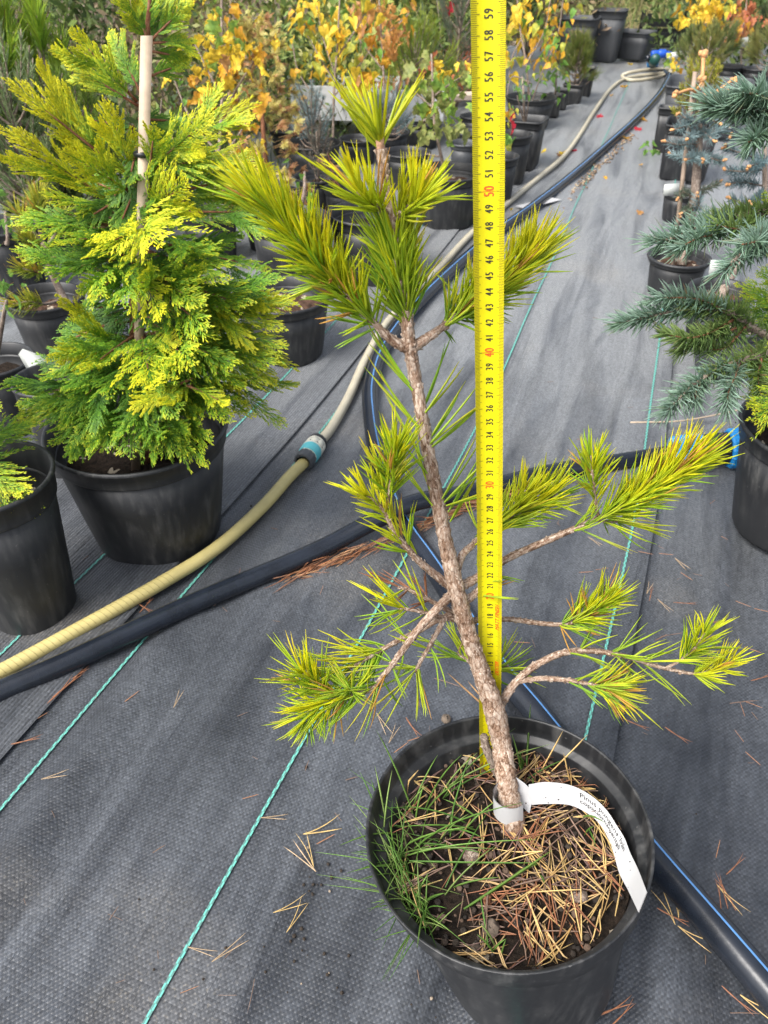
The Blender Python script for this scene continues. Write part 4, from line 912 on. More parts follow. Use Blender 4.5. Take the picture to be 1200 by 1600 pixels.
tag(m.build('leaf_debris', bpy.data.materials['crumbs']), 'brown leaf debris caught along the far water pipe', 'debris', kind='stuff')

# ------------------------------------------------------------------ golden cypress fronds
def frond_template(seed, dens=1.0):
    """flat spray in the unit square: x along 0..1, y across; segments x0,y0,x1,y1,width,outer,level,finger,distance along finger"""
    r = np.random.RandomState(seed); seg = []; fid = [0]
    def leafy(x0, y0, ang, L, lv, out, fing, d0):
        k_ = 3 if lv < 2 else 1
        for q in range(k_):
            a0, a1 = q/k_, (q+1)/k_
            seg.append((x0+a0*L*math.cos(ang), y0+a0*L*math.sin(ang), x0+a1*L*math.cos(ang), y0+a1*L*math.sin(ang), [.013, .014, .0135][lv], out, lv, fing, d0+a0*L))
        if lv == 2: return
        n = max(2, int(L/(.024 if lv == 1 else .062)*dens))
        for k in range(n):
            s = (k+.6+r.uniform(-.2, .2))/(n+.3)
            if lv == 0 and s < .08: continue
            for sd in (-1, 1):
                s2 = s+(.5/n if sd > 0 else 0)
                if s2 > .99: continue
                if lv == 0: LL = .46*math.sin(math.pi*min(1, .12+.9*s2)**.75)**.8*(1.12-.55*s2)*r.uniform(.65, 1.2); fid[0] += 1; fg = fid[0]
                else: LL = (.062*(1-.5*s2)+.010)*r.uniform(.7, 1.2)*min(1, L/.16+.3); fg = fing
                a = ang+sd*math.radians(r.uniform(32, 46) if lv == 0 else r.uniform(26, 38))*(1-.3*s2)
                leafy(x0+s2*L*math.cos(ang), y0+s2*L*math.sin(ang), a, max(LL, .018), lv+1, out*.3+.7*s2 if lv == 0 else out*.6+.4*s2, fg, 0 if lv == 0 else d0+s2*L)
    leafy(0, 0, 0, 1.0, 0, .2, 0, 0)
    return np.array(seg)
FT = [frond_template(k) for k in range(5)]
FTL = [frond_template(k+20, dens=.5) for k in range(3)]
def frond(mb, base, tip, nv, ratio=1.0, gold=.5, droop=.1, tmpl=None, cols=None, wid=1.0, rnd=rs, cup=.12):
    base, tip = np.asarray(base, float), np.asarray(tip, float); L = np.linalg.norm(tip-base); x = (tip-base)/L
    n = nrm(np.asarray(nv)-x*np.dot(nv, x)); y = np.cross(n, x)
    T = FT[rnd.randint(len(FT))] if tmpl is None else tmpl[rnd.randint(len(tmpl))]
    if rnd.rand() < .5: T = T*np.array([1, -1, 1, -1, 1, 1, 1, 1, 1])
    k = len(T); A, B = T[:, 0:2]*[1, ratio], T[:, 2:4]*[1, ratio]; d = B-A; ln = np.linalg.norm(d, axis=1, keepdims=True); d = d/np.maximum(ln, 1e-6); pr = np.stack([-d[:, 1], d[:, 0]], -1)
    w = np.minimum(T[:, 4:5]*wid*.00165/(L*.0145)*.5, ln*.34)
    M = A+d*ln*.55
    pts = np.stack([A, M-pr*w, M, M+pr*w, B], 1)  # 5 per leaf
    j1, j2 = rnd.uniform(0, 6.28, 2)
    zz = -droop*pts[..., 0]**2+cup*(-(pts[..., 1])**2)*1.2+.02*np.sin(pts[..., 0]*9+j1)+.03*np.sin(pts[..., 1]*11+pts[..., 0]*4+j2)
    nf = int(T[:, 7].max())+1; tl = rnd.normal(0, .15, nf); tl[0] = 0
    zz[:, 2] += .008; zz += (tl[T[:, 7].astype(int)]*T[:, 8])[:, None]+(rnd.normal(0, .006, k))[:, None]
    V = base+L*(pts[..., 0:1]*x+pts[..., 1:2]*y+zz[..., None]*n)
    i = (np.arange(k)*5)[:, None]
    f3 = np.concatenate([i+np.array([[0, 1, 2]]), i+np.array([[0, 2, 3]]), i+np.array([[1, 4, 2]]), i+np.array([[2, 4, 3]])])
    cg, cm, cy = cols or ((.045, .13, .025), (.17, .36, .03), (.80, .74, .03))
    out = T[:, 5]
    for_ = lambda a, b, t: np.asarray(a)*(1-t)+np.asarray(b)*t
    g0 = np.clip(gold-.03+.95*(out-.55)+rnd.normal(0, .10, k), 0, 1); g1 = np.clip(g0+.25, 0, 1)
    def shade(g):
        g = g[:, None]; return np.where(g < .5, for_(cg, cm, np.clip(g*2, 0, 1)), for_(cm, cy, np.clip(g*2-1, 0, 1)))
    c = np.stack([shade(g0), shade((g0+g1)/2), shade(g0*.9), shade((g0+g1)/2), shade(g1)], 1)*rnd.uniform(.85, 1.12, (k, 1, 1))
    return mb.add(V.reshape(-1, 3), f3=f3, col=c.reshape(-1, 3))
b0, r0, h0 = place(213, 662, 280, 902)
pot('black pot under the big golden cypress at the left', b0, r0, h0, rb=r0*.74, mat=M_POT, soil=.80, soil_m=M_SOIL, seg=72)
TH = b0+np.array([0, 0, h0*.66])
thu = thing('golden_cypress', TH, 'bushy golden cypress with flat feathery sprays, staked, in the large left pot', 'conifer')
zc = depth_of(TH+UP*.2)
def TP(x, y, d=0.0): return P(x, y, zc_at(y)+d)
def zc_at(y):
    """depth of the upright stem line at image height y"""
    d = ray(213, y); s = math.hypot(TH[0], TH[1])/math.hypot(d[0], d[1]); return depth_of(np.array([0, 0, CAM_H])+d*s)
stp = smooth([TH, TP(214, 520), TP(216, 420), TP(224, 330), TP(228, 230), TP(226, 150), TP(224, 80), TP(232, 30), TP(236, -30)], 8)
stem('stem', stp, [.011, .010, .009, .0075, .006, .005, .004, .003, .002], thu, 12, M_BARKR, 30, .001, .05)
stk = thing('bamboo_stake', TH+np.array([-.012, -.012, 0]), 'flat pale wooden stake tied upright inside the golden cypress', 'stake')
m = MB(); a, c = TH+np.array([-.010, -.02, 0]), TP(229, 56, -.022); dd_ = nrm(c-a); add_box(m, (a+c)/2, np.array([.0125, .003, 0]), np.array([-.002, .006, 0]), c-a); m.build('shaft', M_WOOD, stk)
m = MB(); tc_ = TP(226, 238, -.012); add_tube(m, tc_+np.stack([.011*np.cos(np.linspace(0, 6.28, 20)), .014*np.sin(np.linspace(0, 6.28, 20)), np.zeros(20)], -1), .004, 6); tag(m.build('plant_tie', M_BLACK), 'dark tie holding the golden cypress stem to its stake', 'plant tie')
def cbranch(bx, by, tx, ty, db, dt, gold, ratio=.8, nv=None, sub=0, droop=.05, root=None, cup=.12):
    root = root or thu; gold = gold+(.14 if ty < 330 else .03)
    a, c = TP(bx, by, db), TP(tx, ty, dt); L = np.linalg.norm(c-a)
    nv = np.array([0, -.45, 1.0]) if nv is None else np.asarray(nv, float)
    nv = nv+rs.normal(0, .18, 3); x = (c-a)/L
    m = MB(); ks = np.linspace(0, .72, 8)[:, None]; z = -droop*ks**2; n = nrm(nv-x*np.dot(nv, x)); pp = a+L*(ks*x+z*n)-n*.0015
    add_tube(m, pp, np.linspace(min(.0034, .0012+.009*L), .0008, 8), 6, col=(1, 1, 1)); o = m.build('branch', M_BARKR, root)
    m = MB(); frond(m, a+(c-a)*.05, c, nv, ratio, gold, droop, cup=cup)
    for k in range(sub):
        s = rs.uniform(.2, .6); sd = rs.choice([-1, 1]); y = np.cross(n, x)
        q = a+(c-a)*s; e = q+L*rs.uniform(.38, .62)*nrm(x*1.0+sd*y*rs.uniform(.35, .8)+n*rs.uniform(-.15, .35)); frond(m, q, e, nv+rs.normal(0, .35, 3), ratio, gold+rs.uniform(-.15, .15), droop, cup=cup)
    m.build('foliage', M_FROND, o, 'stuff'); return o
FV = (0, -1.0, .35); UPV = (0, -.45, 1)
for a in [  # base, tip, depth offsets, gold, ratio, normal, sub
    (232, 60, 232, -45, 0, 0, .55, 1.0, FV, 1), (234, 55, 176, -18, 0, -.02, .62, .85, FV, 1), (236, 62, 300, -4, 0, 0, .58, .8, FV, 1), (236, 75, 262, -30, 0, .02, .5, .8, FV, 0), (230, 62, 190, 20, 0, -.02, .6, .8, FV, 0), (238, 66, 310, 62, 0, .02, .62, .6, FV, 1), (236, 80, 302, 92, 0, .03, .55, .6, FV, 0),
    (214, 160, 106, 48, 0, -.03, .72, .75, FV, 1), (216, 165, 98, 92, 0, .0, .68, .6, FV, 1), (222, 150, 165, 40, 0, .03, .55, .9, FV, 0), (230, 120, 300, 92, 0, .05, .55, .6, FV, 0),
    (222, 292, 6, 118, 0, -.06, .86, .42, (.3, -.8, .6), 2), (196, 330, -4, 192, 0, -.08, .88, .40, (.3, -.8, .6), 2), (216, 290, 160, 150, 0, -.05, .82, .7, FV, 1), (205, 300, 105, 238, 0, -.1, .72, .65, (.2, -.8, .7), 1),
    (232, 262, 402, 150, 0, .0, .74, .62, (-.2, -.9, .4), 2), (234, 265, 330, 178, 0, -.06, .7, .8, FV, 1), (236, 262, 398, 238, 0, -.05, .62, .6, (-.1, -.8, .7), 1), (240, 280, 370, 250, 0, .04, .45, .7, UPV, 1), (230, 300, 240, 190, 0, -.06, .62, .7, FV, 0),
    (234, 310, 436, 258, 0, .02, .68, .65, (-.2, -.8, .6), 2), (236, 330, 420, 330, 0, -.02, .6, .6, (-.1, -.8, .6), 1), (225, 345, 290, 280, 0, -.10, .72, .8, FV, 1),
    (210, 340, 60, 300, 0, -.04, .55, .6, UPV, 1), (200, 350, 10, 345, 0, -.06, .52, .55, UPV, 2), (205, 370, 90, 365, 0, -.12, .55, .6, UPV, 1), (215, 360, 160, 372, 0, -.16, .82, .9, UPV, 1), (222, 365, 232, 362, 0, -.20, .85, .9, UPV, 0),
    (225, 380, 330, 375, 0, -.10, .5, .7, UPV, 1), (230, 380, 425, 410, 0, -.02, .48, .55, UPV, 2), (228, 390, 352, 430, 0, -.14, .5, .7, UPV, 1), (210, 385, 140, 462, 0, -.16, .55, .7, FV, 1), (215, 400, 190, 470, 0, -.18, .42, .7, FV, 1), (220, 400, 232, 480, 0, -.18, .78, .7, FV, 1), (200, 400, 60, 420, 0, -.10, .4, .6, UPV, 1), (190, 395, 30, 395, 0, -.04, .45, .55, UPV, 1),
    (225, 420, 300, 470, 0, -.18, .55, .7, FV, 1), (230, 430, 400, 470, 0, -.12, .52, .6, UPV, 2), (235, 440, 470, 470, 0, -.05, .66, .5, UPV, 2), (228, 450, 445, 505, 0, -.10, .66, .55, UPV, 2), (230, 470, 470, 572, 0, -.06, .66, .5, UPV, 2), (232, 480, 455, 548, 0, -.10, .58, .5, UPV, 1), (228, 490, 420, 600, 0, -.12, .56, .5, UPV, 2), (225, 500, 360, 560, 0, -.18, .45, .6, UPV, 1), (225, 430, 320, 510, 0, -.20, .5, .7, UPV, 1),
    (228, 525, 75, 560, 0, -.16, .74, .5, (0, -.7, .9), 2), (222, 520, 232, 595, 0, -.22, .82, .8, (0, -.8, .6), 1), (215, 520, 130, 570, 0, -.20, .6, .7, (0, -.8, .6), 1), (240, 515, 300, 560, 0, -.22, .6, .7, UPV, 1),
    (235, 560, 395, 640, 0, -.12, .6, .5, UPV, 2), (240, 570, 360, 655, 0, -.18, .5, .6, (0, -.9, .5), 1), (300, 590, 198, 640, -.12, -.20, .9, .7, (0, -.6, .9), 1), (300, 600, 250, 630, -.12, -.19, .85, .8, UPV, 0), (290, 600, 360, 630, -.14, -.19, .8, .6, UPV, 1),
    (200, 560, 45, 640, 0, -.13, .46, .5, (0, -.8, .6), 2), (195, 600, 22, 652, 0, -.10, .5, .4, (0, -.8, .6), 1), (200, 590, 75, 690, 0, -.15, .4, .6, (0, -.9, .4), 1), (215, 600, 140, 712, 0, -.19, .4, .7, (0, -1, .3), 1), (235, 600, 232, 718, 0, -.19, .34, .8, (0, -1, .3), 1), (250, 590, 285, 718, 0, -.19, .4, .7, (0, -1, .3), 1), (190, 530, 60, 590, 0, -.1, .42, .5, UPV, 1), (235, 540, 450, 655, 0, -.1, .5, .4, UPV, 1), (232, 520, 440, 560, 0, -.12, .5, .45, UPV, 1),
    (220, 540, 100, 650, 0, -.16, .36, .6, (0, -.9, .4), 1), (215, 560, 60, 665, 0, -.14, .34, .5, (0, -.8, .6), 2), (205, 580, 30, 660, 0, -.12, .42, .45, (0, -.7, .8), 1), (210, 580, 110, 690, 0, -.16, .42, .6, (0, -.9, .4), 1), (220, 590, 160, 700, 0, -.18, .36, .8, (0, -1, .3), 1), (230, 590, 200, 712, 0, -.19, .38, .9, (0, -1, .3), 1), (240, 590, 265, 700, 0, -.19, .4, .8, (0, -1, .3), 1), (250, 600, 310, 732, 0, -.20, .5, .7, (0, -1, .3), 1), (245, 590, 330, 690, 0, -.17, .45, .7, (0, -1, .3), 1), (225, 570, 230, 680, 0, -.18, .3, .9, (0, -1, .3), 1), (210, 540, 170, 620, 0, -.2, .36, .9, (0, -1, .3), 1), (230, 540, 270, 650, 0, -.2, .36, .9, (0, -1, .3), 1), (195, 540, 95, 610, 0, -.14, .34, .6, UPV, 1), (250, 540, 380, 590, 0, -.16, .46, .55, UPV, 1)]:
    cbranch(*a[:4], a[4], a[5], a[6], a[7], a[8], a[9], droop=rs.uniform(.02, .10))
# inner and rear sprays fill the bush
for k in range(60):
    y = rs.uniform(200, 620); f_ = (y-150)/480; x0 = 216+rs.normal(0, 6); ang = rs.uniform(0, 2*np.pi)
    rad_ = (.05+.13*f_)*rs.uniform(.55, 1); a = TP(x0, y-20, 0); e = a+np.array([math.cos(ang)*rad_*1.05, abs(math.sin(ang))*rad_*.9*(1 if k % 3 else -1), rs.uniform(-.05, .05)]); L = np.linalg.norm(e-a)
    m = MB(); add_tube(m, np.linspace(0, .7, 4)[:, None]*(e-a)+a, [.002, .0015, .001], 5); o = m.build('branch', M_BARKR, thu)
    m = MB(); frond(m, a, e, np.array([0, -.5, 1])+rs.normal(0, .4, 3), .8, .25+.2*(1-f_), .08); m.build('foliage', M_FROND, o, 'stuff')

def cypress_small(label, base, hgt, spread, gold, n, nm='golden_cypress', cols=None, up=.3, tmpl=None, toward=None, low=.1):
    t = thing(nm, base, label, 'conifer'); m = MB(); p = np.linspace(0, 1, 5)[:, None]*UP*hgt+base; add_tube(m, p, [.006, .004, .002], 7); m.build('stem', M_BARKR, t)
    for k in range(n):
        s = low+(1-low)*(k+.5)/n; a = base+UP*hgt*s*.9; an = k*2.4+rs.uniform(-.4, .4); R = spread*(1.05-.8*s)*rs.uniform(.75, 1.1)
        e = a+np.array([math.cos(an)*R, math.sin(an)*R, hgt*.18*up+R*rs.uniform(-.3, .25)])
        mm = MB(); frond(mm, a, e, np.array([0, -.35, 1])+rs.normal(0, .25, 3), .8, gold+rs.uniform(-.2, .25), .08, tmpl, cols); mm.build('foliage', M_FROND, t, 'stuff')
    return t
# lower left corner pot and its plant
bL, rL, hL = place(-26, 742, 206, 1035)
pot('black pot cut by the left edge at the lower left, with bark mulch', bL, rL, hL, rb=rL*.70, soil=.84, soil_m=M_SOILP, seg=64)
cypress_small('golden cypress at the left edge drooping over the corner pot', bL+np.array([-.03, 0, hL*.7]), .34, .155, .55, 30)

# ------------------------------------------------------------------ spruces at the right
BLUE, BLUEG, BLUED = (.46, .62, .52), (.20, .33, .20), (.40, .27, .14)
PALB = (BLUE, BLUEG, BLUED); PALBB = ((.44, .56, .57), (.22, .33, .34), BLUED); PALBG = ((.36, .48, .16), (.17, .29, .09), BLUED)
bR, rR, hR = place(1292, 668, 254, 905)
pot('tall black pot at the right edge beside the blue coupling', bR, rR, hR, rb=rR*.70, soil=.84, seg=72)
spr = thing('blue_spruce', bR+np.array([.03, .02, hR*.7]), 'large blue green spruce whose long branches reach in from the right edge', 'conifer')
stem('trunk', smooth([bR+np.array([.03, .02, hR*.7]), bR+np.array([.03, .03, .5]), bR+np.array([.03, .03, .9])], 6), [.014, .01, .004], spr, 10, M_BARKG, 20, .002)
def sbranch(pts, Z, rad, runs, root=spr, nl=.020, subs=()):
    p = smooth([P(x, y, Z+d) for x, y, d in pts], 8); m = MB(); r = np.interp(np.linspace(0, 1, len(p)), np.linspace(0, 1, len(rad)), rad); add_tube(m, p, r, 8, rough=.1); pegs(m, p, r, 40, .0014); o = m.build('branch', M_BARKG, root)
    m = MB()
    for s0, s1, n, L, ang, up, pal in runs: shoot(m, p, s0, s1, int(n*1.25), L*1.1, ang, up, pal, r=.00115, tipang=22, bendk=.1, pair=False, jit=.16, rings=4, brown=.004, stem_r=.0012, lenvar=.2)
    for q, n, L, pal in subs:
        q = smooth([P(x, y, Z+d) for x, y, d in q], 6); tw_ = MB(); add_tube(tw_, q, [.0022, .0014, .001], 6, rough=.1); tw_.build('twig', M_BARKR, o)
        shoot(m, q, .06, 1, int(n*1.25), L*1.1, 52, .12, pal, r=.00115, tipang=22, bendk=.12, pair=False, jit=.16, brown=.004, lenvar=.2)
    m.build('needles', M_LEAF, o, 'stuff'); return o
sbranch([(1260, 545, .10), (1205, 528, .06), (1165, 505, .03), (1138, 488, 0), (1090, 482, -.02), (1035, 490, -.03), (968, 505, -.04)], 1.12, [.0075, .006, .0052, .0045, .0032, .0024, .001],
        [(.0, .42, 90, .026, 55, .10, PALBG), (.38, .72, 220, .028, 48, .10, PALBG), (.62, 1, 240, .026, 46, .18, PALB)],
        subs=[([(1140, 490, 0), (1100, 470, -.03), (1060, 465, -.04), (1020, 468, -.05)], 170, .022, PALB), ([(1145, 500, 0), (1110, 520, -.02), (1075, 528, -.03), (1040, 522, -.03)], 170, .022, PALBG), ([(1150, 512, 0), (1110, 532, .0), (1080, 540, .0), (1062, 548, 0)], 130, .02, PALBG), ([(1165, 510, .02), (1130, 545, 0), (1090, 540, 0)], 90, .022, PALBG)])
sbranch([(1260, 535, .12), (1200, 552, .06), (1165, 562, .02), (1120, 578, -.01), (1080, 605, -.03), (1040, 645, -.05)], 1.10, [.0075, .006, .0045, .0034, .0024, .001],
        [(.1, .7, 260, .025, 50, .08, PALBG), (.62, 1, 210, .026, 50, .15, PALB)],
        subs=[([(1155, 568, .0), (1148, 590, -.02), (1138, 615, -.03), (1135, 640, -.03)], 130, .024, PALB), ([(1100, 592, -.02), (1088, 612, -.03), (1085, 628, -.03)], 60, .022, PALB), ([(1190, 560, .04), (1185, 590, .03), (1190, 620, .02)], 90, .024, PALBG)])
sbranch([(1270, 320, .10), (1200, 330, .06), (1140, 340, .02), (1090, 355, -.01), (1052, 372, -.03), (1020, 378, -.04)], 1.06, [.006, .005, .004, .003, .002, .001],
        [(.1, .62, 300, .024, 50, .12, PALBG), (.58, 1, 230, .026, 46, .12, PALB)], subs=[([(1150, 345, .02), (1120, 365, -.02), (1090, 372, -.04), (1062, 388, -.05)], 190, .025, PALB), ([(1180, 345, .04), (1160, 358, -.02), (1120, 352, -.04)], 100, .024, PALBG)])
sbranch([(1270, 345, .10), (1215, 365, .04), (1180, 385, -.02), (1150, 405, -.05), (1130, 425, -.06)], 1.02, [.006, .005, .004, .003, .001], [(.2, .8, 170, .024, 52, .1, PALB), (.5, 1, 170, .027, 50, .08, PALB)], subs=[([(1200, 372, .02), (1180, 378, -.06), (1160, 382, -.08)], 90, .027, PALB)])
sbranch([(1290, 160, .08), (1235, 165, .03), (1190, 172, .0), (1150, 168, -.02), (1112, 165, -.03)], .98, [.005, .004, .003, .002, .001], [(.1, 1, 420, .030, 50, .14, PALB), (.5, 1, 80, .03, 40, .1, PALB)], subs=[([(1220, 168, .02), (1190, 150, -.02), (1160, 145, -.04)], 120, .028, PALB), ([(1230, 180, .02), (1195, 205, 0), (1170, 222, -.02)], 150, .028, PALB)])
# green cypress foliage on the right, in the same row
def cypress_right(label, base, tips, gold, nv=(-.3, -.7, .7), cols=None):
    t = thing('green_cypress', base, label, 'conifer'); m = MB(); add_tube(m, np.linspace(0, 1, 4)[:, None]*UP*.34+base, [.006, .004, .002], 7); m.build('stem', M_BARKR, t)
    for px, py, Z in tips:
        e = P(px, py, Z); a = base+UP*min(max(e[2]-base[2]-.03, .02), .5); mm = MB(); frond(mm, a, e, np.asarray(nv)+rs.normal(0, .3, 3), .7, gold+rs.uniform(-.1, .2), .06, None, cols); mm.build('foliage', M_FROND, t, 'stuff')
    return t
cypress_right('bright green cypress between the spruce branches at the right edge', bR+np.array([.0, .05, hR*.7]), [(1150, 432, 1.2), (1160, 450, 1.18), (1155, 470, 1.2), (1180, 420, 1.16), (1172, 480, 1.2), (1190, 500, 1.2), (1158, 540, 1.2), (1175, 600, 1.12), (1170, 575, 1.14), (1182, 650, 1.05), (1180, 625, 1.1), (1195, 540, 1.15), (1200, 460, 1.14), (1150, 560, 1.18), (1195, 385, 1.15), (1190, 300, 1.1)], .46)

# ------------------------------------------------------------------ generic background plants
def top_z(base, px, ytop):
    d = ray(px, ytop); s = math.hypot(base[0], base[1])/math.hypot(d[0], d[1]); return CAM_H+d[2]*s
def leaf_mesh(kind, col, tipc=None, seed=0):
    """one leaf, stalk at the origin, blade along +x, unit length"""
    r = np.random.RandomState(seed)
    if kind == 'maple':
        a = [(0, .0), (-.05, .18), (.05, .45), (.22, .30), (.32, .50), (.58, .56), (.60, .32), (.74, .24), (1.0, 0.0)]
    elif kind == 'heart':
        a = [(0, 0), (-.08, .16), (.02, .34), (.22, .40), (.48, .33), (.74, .16), (1.0, 0.0)]
    elif kind == 'oak':
        a = [(0, 0), (.12, .10), (.22, .06), (.34, .22), (.46, .12), (.6, .26), (.7, .14), (.86, .2), (1.0, 0)]
    else:
        a = [(0, 0), (.2, .16), (.5, .22), (.8, .12), (1.0, 0)]
    a = np.array(a); n = len(a); mid = np.c_[a[:, 0].clip(0, 1), np.zeros(n)]
    def lift(p): return .45*np.abs(p[:, 1])**1.2-.55*p[:, 0]**2+r.normal(0, .05, len(p))
    up = np.c_[a, lift(a)+.02]; dn = np.c_[a*[1, -1], lift(a)+.02]; md = np.c_[mid, lift(mid)-.02]
    m = MB(); i = np.arange(n-1); f = np.vstack([np.stack([i, i+1, n+i+1, n+i], -1), np.stack([n+i, n+i+1, 2*n+i+1, 2*n+i], -1)])
    c = np.asarray(col); tc_ = np.asarray(tipc if tipc is not None else col); w = np.clip(np.abs(np.r_[a[:, 1], mid[:, 1], a[:, 1]])*1.6+np.r_[a[:, 0], mid[:, 0], a[:, 0]]*.4, 0, 1)[:, None]
    m.add(np.vstack([dn, md, up]), f, col=c*(1-w)+tc_*w)
    add_tube(m, np.array([[-.45, 0, .12], [-.2, 0, .05], [0, 0, 0]]), .012, 3, col=(.35, .2, .06), cap=False)
    return m.mesh('leaf', M_BROAD)
YEL, ORA, GRN, GRY, REDL, OLV, BRL = (.74, .52, .06), (.64, .30, .06), (.15, .30, .06), (.42, .48, .10), (.45, .03, .04), (.22, .28, .08), (.42, .22, .09)
LM = {k: leaf_mesh(*v, seed=i) for i, (k, v) in enumerate({'mY': ('maple', YEL, (.85, .62, .05)), 'mO': ('maple', (.72, .42, .03), ORA), 'mG': ('maple', GRN, (.34, .44, .07)), 'mB': ('maple', (.5, .26, .08), BRL), 'mOl': ('maple', OLV, (.36, .36, .12)), 'mR': ('maple', REDL, (.5, .03, .06)), 'mP': ('maple', (.55, .22, .1), (.42, .12, .07)),
      'hY': ('heart', YEL, (.82, .58, .04)), 'hO': ('heart', (.75, .45, .03), ORA), 'hG': ('heart', GRN, (.18, .36, .06)), 'hGY': ('heart', GRY, (.62, .55, .05)), 'oO': ('oak', (.66, .36, .10), (.6, .28, .1)), 'oB': ('oak', BRL, (.5, .25, .12)), 'eG': ('el', GRN, (.2, .36, .07)), 'eB': ('el', (.12, .2, .12), (.16, .26, .16)), 'eY': ('el', YEL, GRY)}.items())}
def put_leaf(root, key, pos, size, name='leaf', droop=None, rnd=rs):
    o = bpy.data.objects.new(name, LM[key]); COL.objects.link(o); o.parent = root
    o.location = tuple(np.asarray(pos)-base_of(root)); s = size*rnd.uniform(.5, 1.3); o.scale = (s, s*rnd.uniform(.85, 1.1), s)
    o.rotation_euler = (rnd.normal(0, .9), (rnd.uniform(.1, 1.4) if droop is None else rnd.normal(droop, .35)), rnd.uniform(0, 6.28)); return o
def sapling(label, base, stems, clusters, name='sapling', cat='sapling', mat=None, rad=(.006, .003), spread=.06, z=None):
    """stems: list of pixel lines at depth Z; clusters: (px, py, spread px, count, keys, leaf length)"""
    t = thing(name, base, label, cat); Z = z or depth_of(np.asarray(base)+UP*.2)
    for k, st in enumerate(stems):
        p = smooth([base if q is None else P(q[0], q[1], Z+(q[2] if len(q) > 2 else 0)) for q in st], 6); m = MB()
        add_tube(m, p, np.linspace(rad[0]*(1 if k == 0 else .6), rad[1]*(1 if k == 0 else .6), len(p)), 7, rough=.08); m.build('stem' if k == 0 else 'twig', mat or M_BARKG, t)
    for px, py, sp, n, keys, L in clusters:
        for _ in range(n):
            sx, sy = (sp if isinstance(sp, tuple) else (sp, sp))
            put_leaf(t, keys[rs.randint(len(keys))], P(px+rs.normal(0, sx*1.15), py+rs.normal(0, sy*1.15), Z+rs.normal(0, spread)), L*.60)
    return t
def tuft_bush(name, label, base, hgt, wd, ntuft, L, pal, per=36, r=.0010, cat='conifer', stemmat=None, shoot_l=.10, ang=38, up=.3, low=.2, flat=1.0, taper=.3):
    t = thing(name, base, label, cat); base = np.asarray(base, float); m = MB()
    add_tube(m, np.stack([base, base+UP*hgt*.5, base+UP*hgt*.95]), [.011*hgt/.5, .008*hgt/.5, .003], 7, rough=.08)
    nm = MB()
    for k in range(ntuft):
        s = low+(1-low)*((k+.5)/ntuft); an = k*2.39996+rs.uniform(-.4, .4); R = wd*.5*(1-(1-taper)*s**1.5)*rs.uniform(.35, 1.0)
        a = base+UP*hgt*max(s-.22, .04)*.95; e = base+np.array([math.cos(an)*R, math.sin(an)*R*flat, hgt*s])
        d = nrm(e-a); p = np.stack([a, a*.45+e*.55-UP*.02, e, e+nrm(d+UP*.6)*shoot_l*.6]); add_tube(m, smooth(p, 3), [.004, .003, .002, .0015], 5)
        q = smooth(np.stack([e-d*shoot_l*.55, e, e+nrm(d+UP*.6)*shoot_l*.5]), 4)
        shoot(nm, q, 0, 1, per, L, ang, up, pal, r=r, pair=False, rings=3, brown=.01, stem_r=.002, lenvar=.25)
    m.build('stem', stemmat or M_BARKG, t); nm.build('needles', M_LEAF, t, 'stuff'); return t
def leafy_shrub(name, label, base, hgt, wd, n, size, cols, cat='shrub', low=.1):
    """a shrub of small separate leaf faces with gaps, on a few stems"""
    t = thing(name, base, label, cat); base = np.asarray(base, float); m = MB(); ends = []
    for k in range(7):
        an = k*.9+rs.uniform(-.3, .3); R = wd*.42*rs.uniform(.4, 1); e = base+np.array([math.cos(an)*R, math.sin(an)*R, hgt*rs.uniform(.6, .95)])
        add_tube(m, smooth([base, base*.5+e*.5+UP*.08*hgt, e], 3), [.007, .005, .002], 5)
    m.build('stem', M_BARKG, t); c = []
    cl = rs.uniform(-1, 1, (26, 3))*[wd*.42, wd*.42, hgt*.40]+base+UP*hgt*(.55+low*.3)
    i = rs.randint(0, 26, n); ctr = cl[i]+rs.normal(0, wd*.10, (n, 3)); ctr[:, 2] = np.maximum(ctr[:, 2], base[2]+.02)
    d = nrm(rs.normal(0, 1, (n, 3))+UP*.3); w = nrm(np.cross(d, rs.normal(0, 1, (n, 3)))); s = size*rs.uniform(.6, 1.3, (n, 1))
    v = np.stack([ctr-d*s, ctr+w*s*.35, ctr+d*s, ctr-w*s*.35], 1); col = np.array(cols)[rs.randint(0, len(cols), n)]*rs.uniform(.7, 1.25, (n, 1))
    mm = MB(); mm.add(v.reshape(-1, 3), np.arange(n*4).reshape(-1, 4), col=np.repeat(col, 4, 0)); mm.build('foliage', M_FAR, t, 'stuff'); return t

# ------------------------------------------------------------------ pots of the left rows
def ppot(label, cx, cy, w, yb, **kw):
    b_, r_, h_ = place(cx, cy, w, yb); kw.setdefault('rb', r_*.78); kw.setdefault('seg', 40); pot(label, b_, r_, h_, **kw); return b_, r_, h_
soilz = lambda q, f=.7: q[0]+UP*q[2]*f
A1 = ppot('black pot with bark topping right behind the golden cypress', 440, 458, 152, 578, soil_m=M_SOILP)
A2 = ppot('black pot behind the pine leader, left of the maple pot', 580, 330, 134, 452)
A3 = ppot('black pot with leafy weed, tucked behind the cypress on its right', 452, 338, 128, 470, soil_m=M_SOILP)
A4 = ppot('small black pot holding the tiny gold cypress, second row back', 536, 292, 62, 350)
A5 = ppot('mid sized black pot left of the tiny gold cypress', 498, 274, 78, 335)
A6 = ppot('wide black pot at the base of the drooping green maple', 700, 266, 116, 362, soil_m=M_SOILP)
A7 = ppot('black pot with reddish mulch just behind the maple pot', 636, 236, 74, 300, soil_m=M_SOILP)
A8 = ppot('black pot of the small grey blue spruce behind the gold hinoki', 488, 222, 90, 285)
A9 = ppot('black pot of the bare twigs beside the terracotta pots', 678, 102, 76, 160)
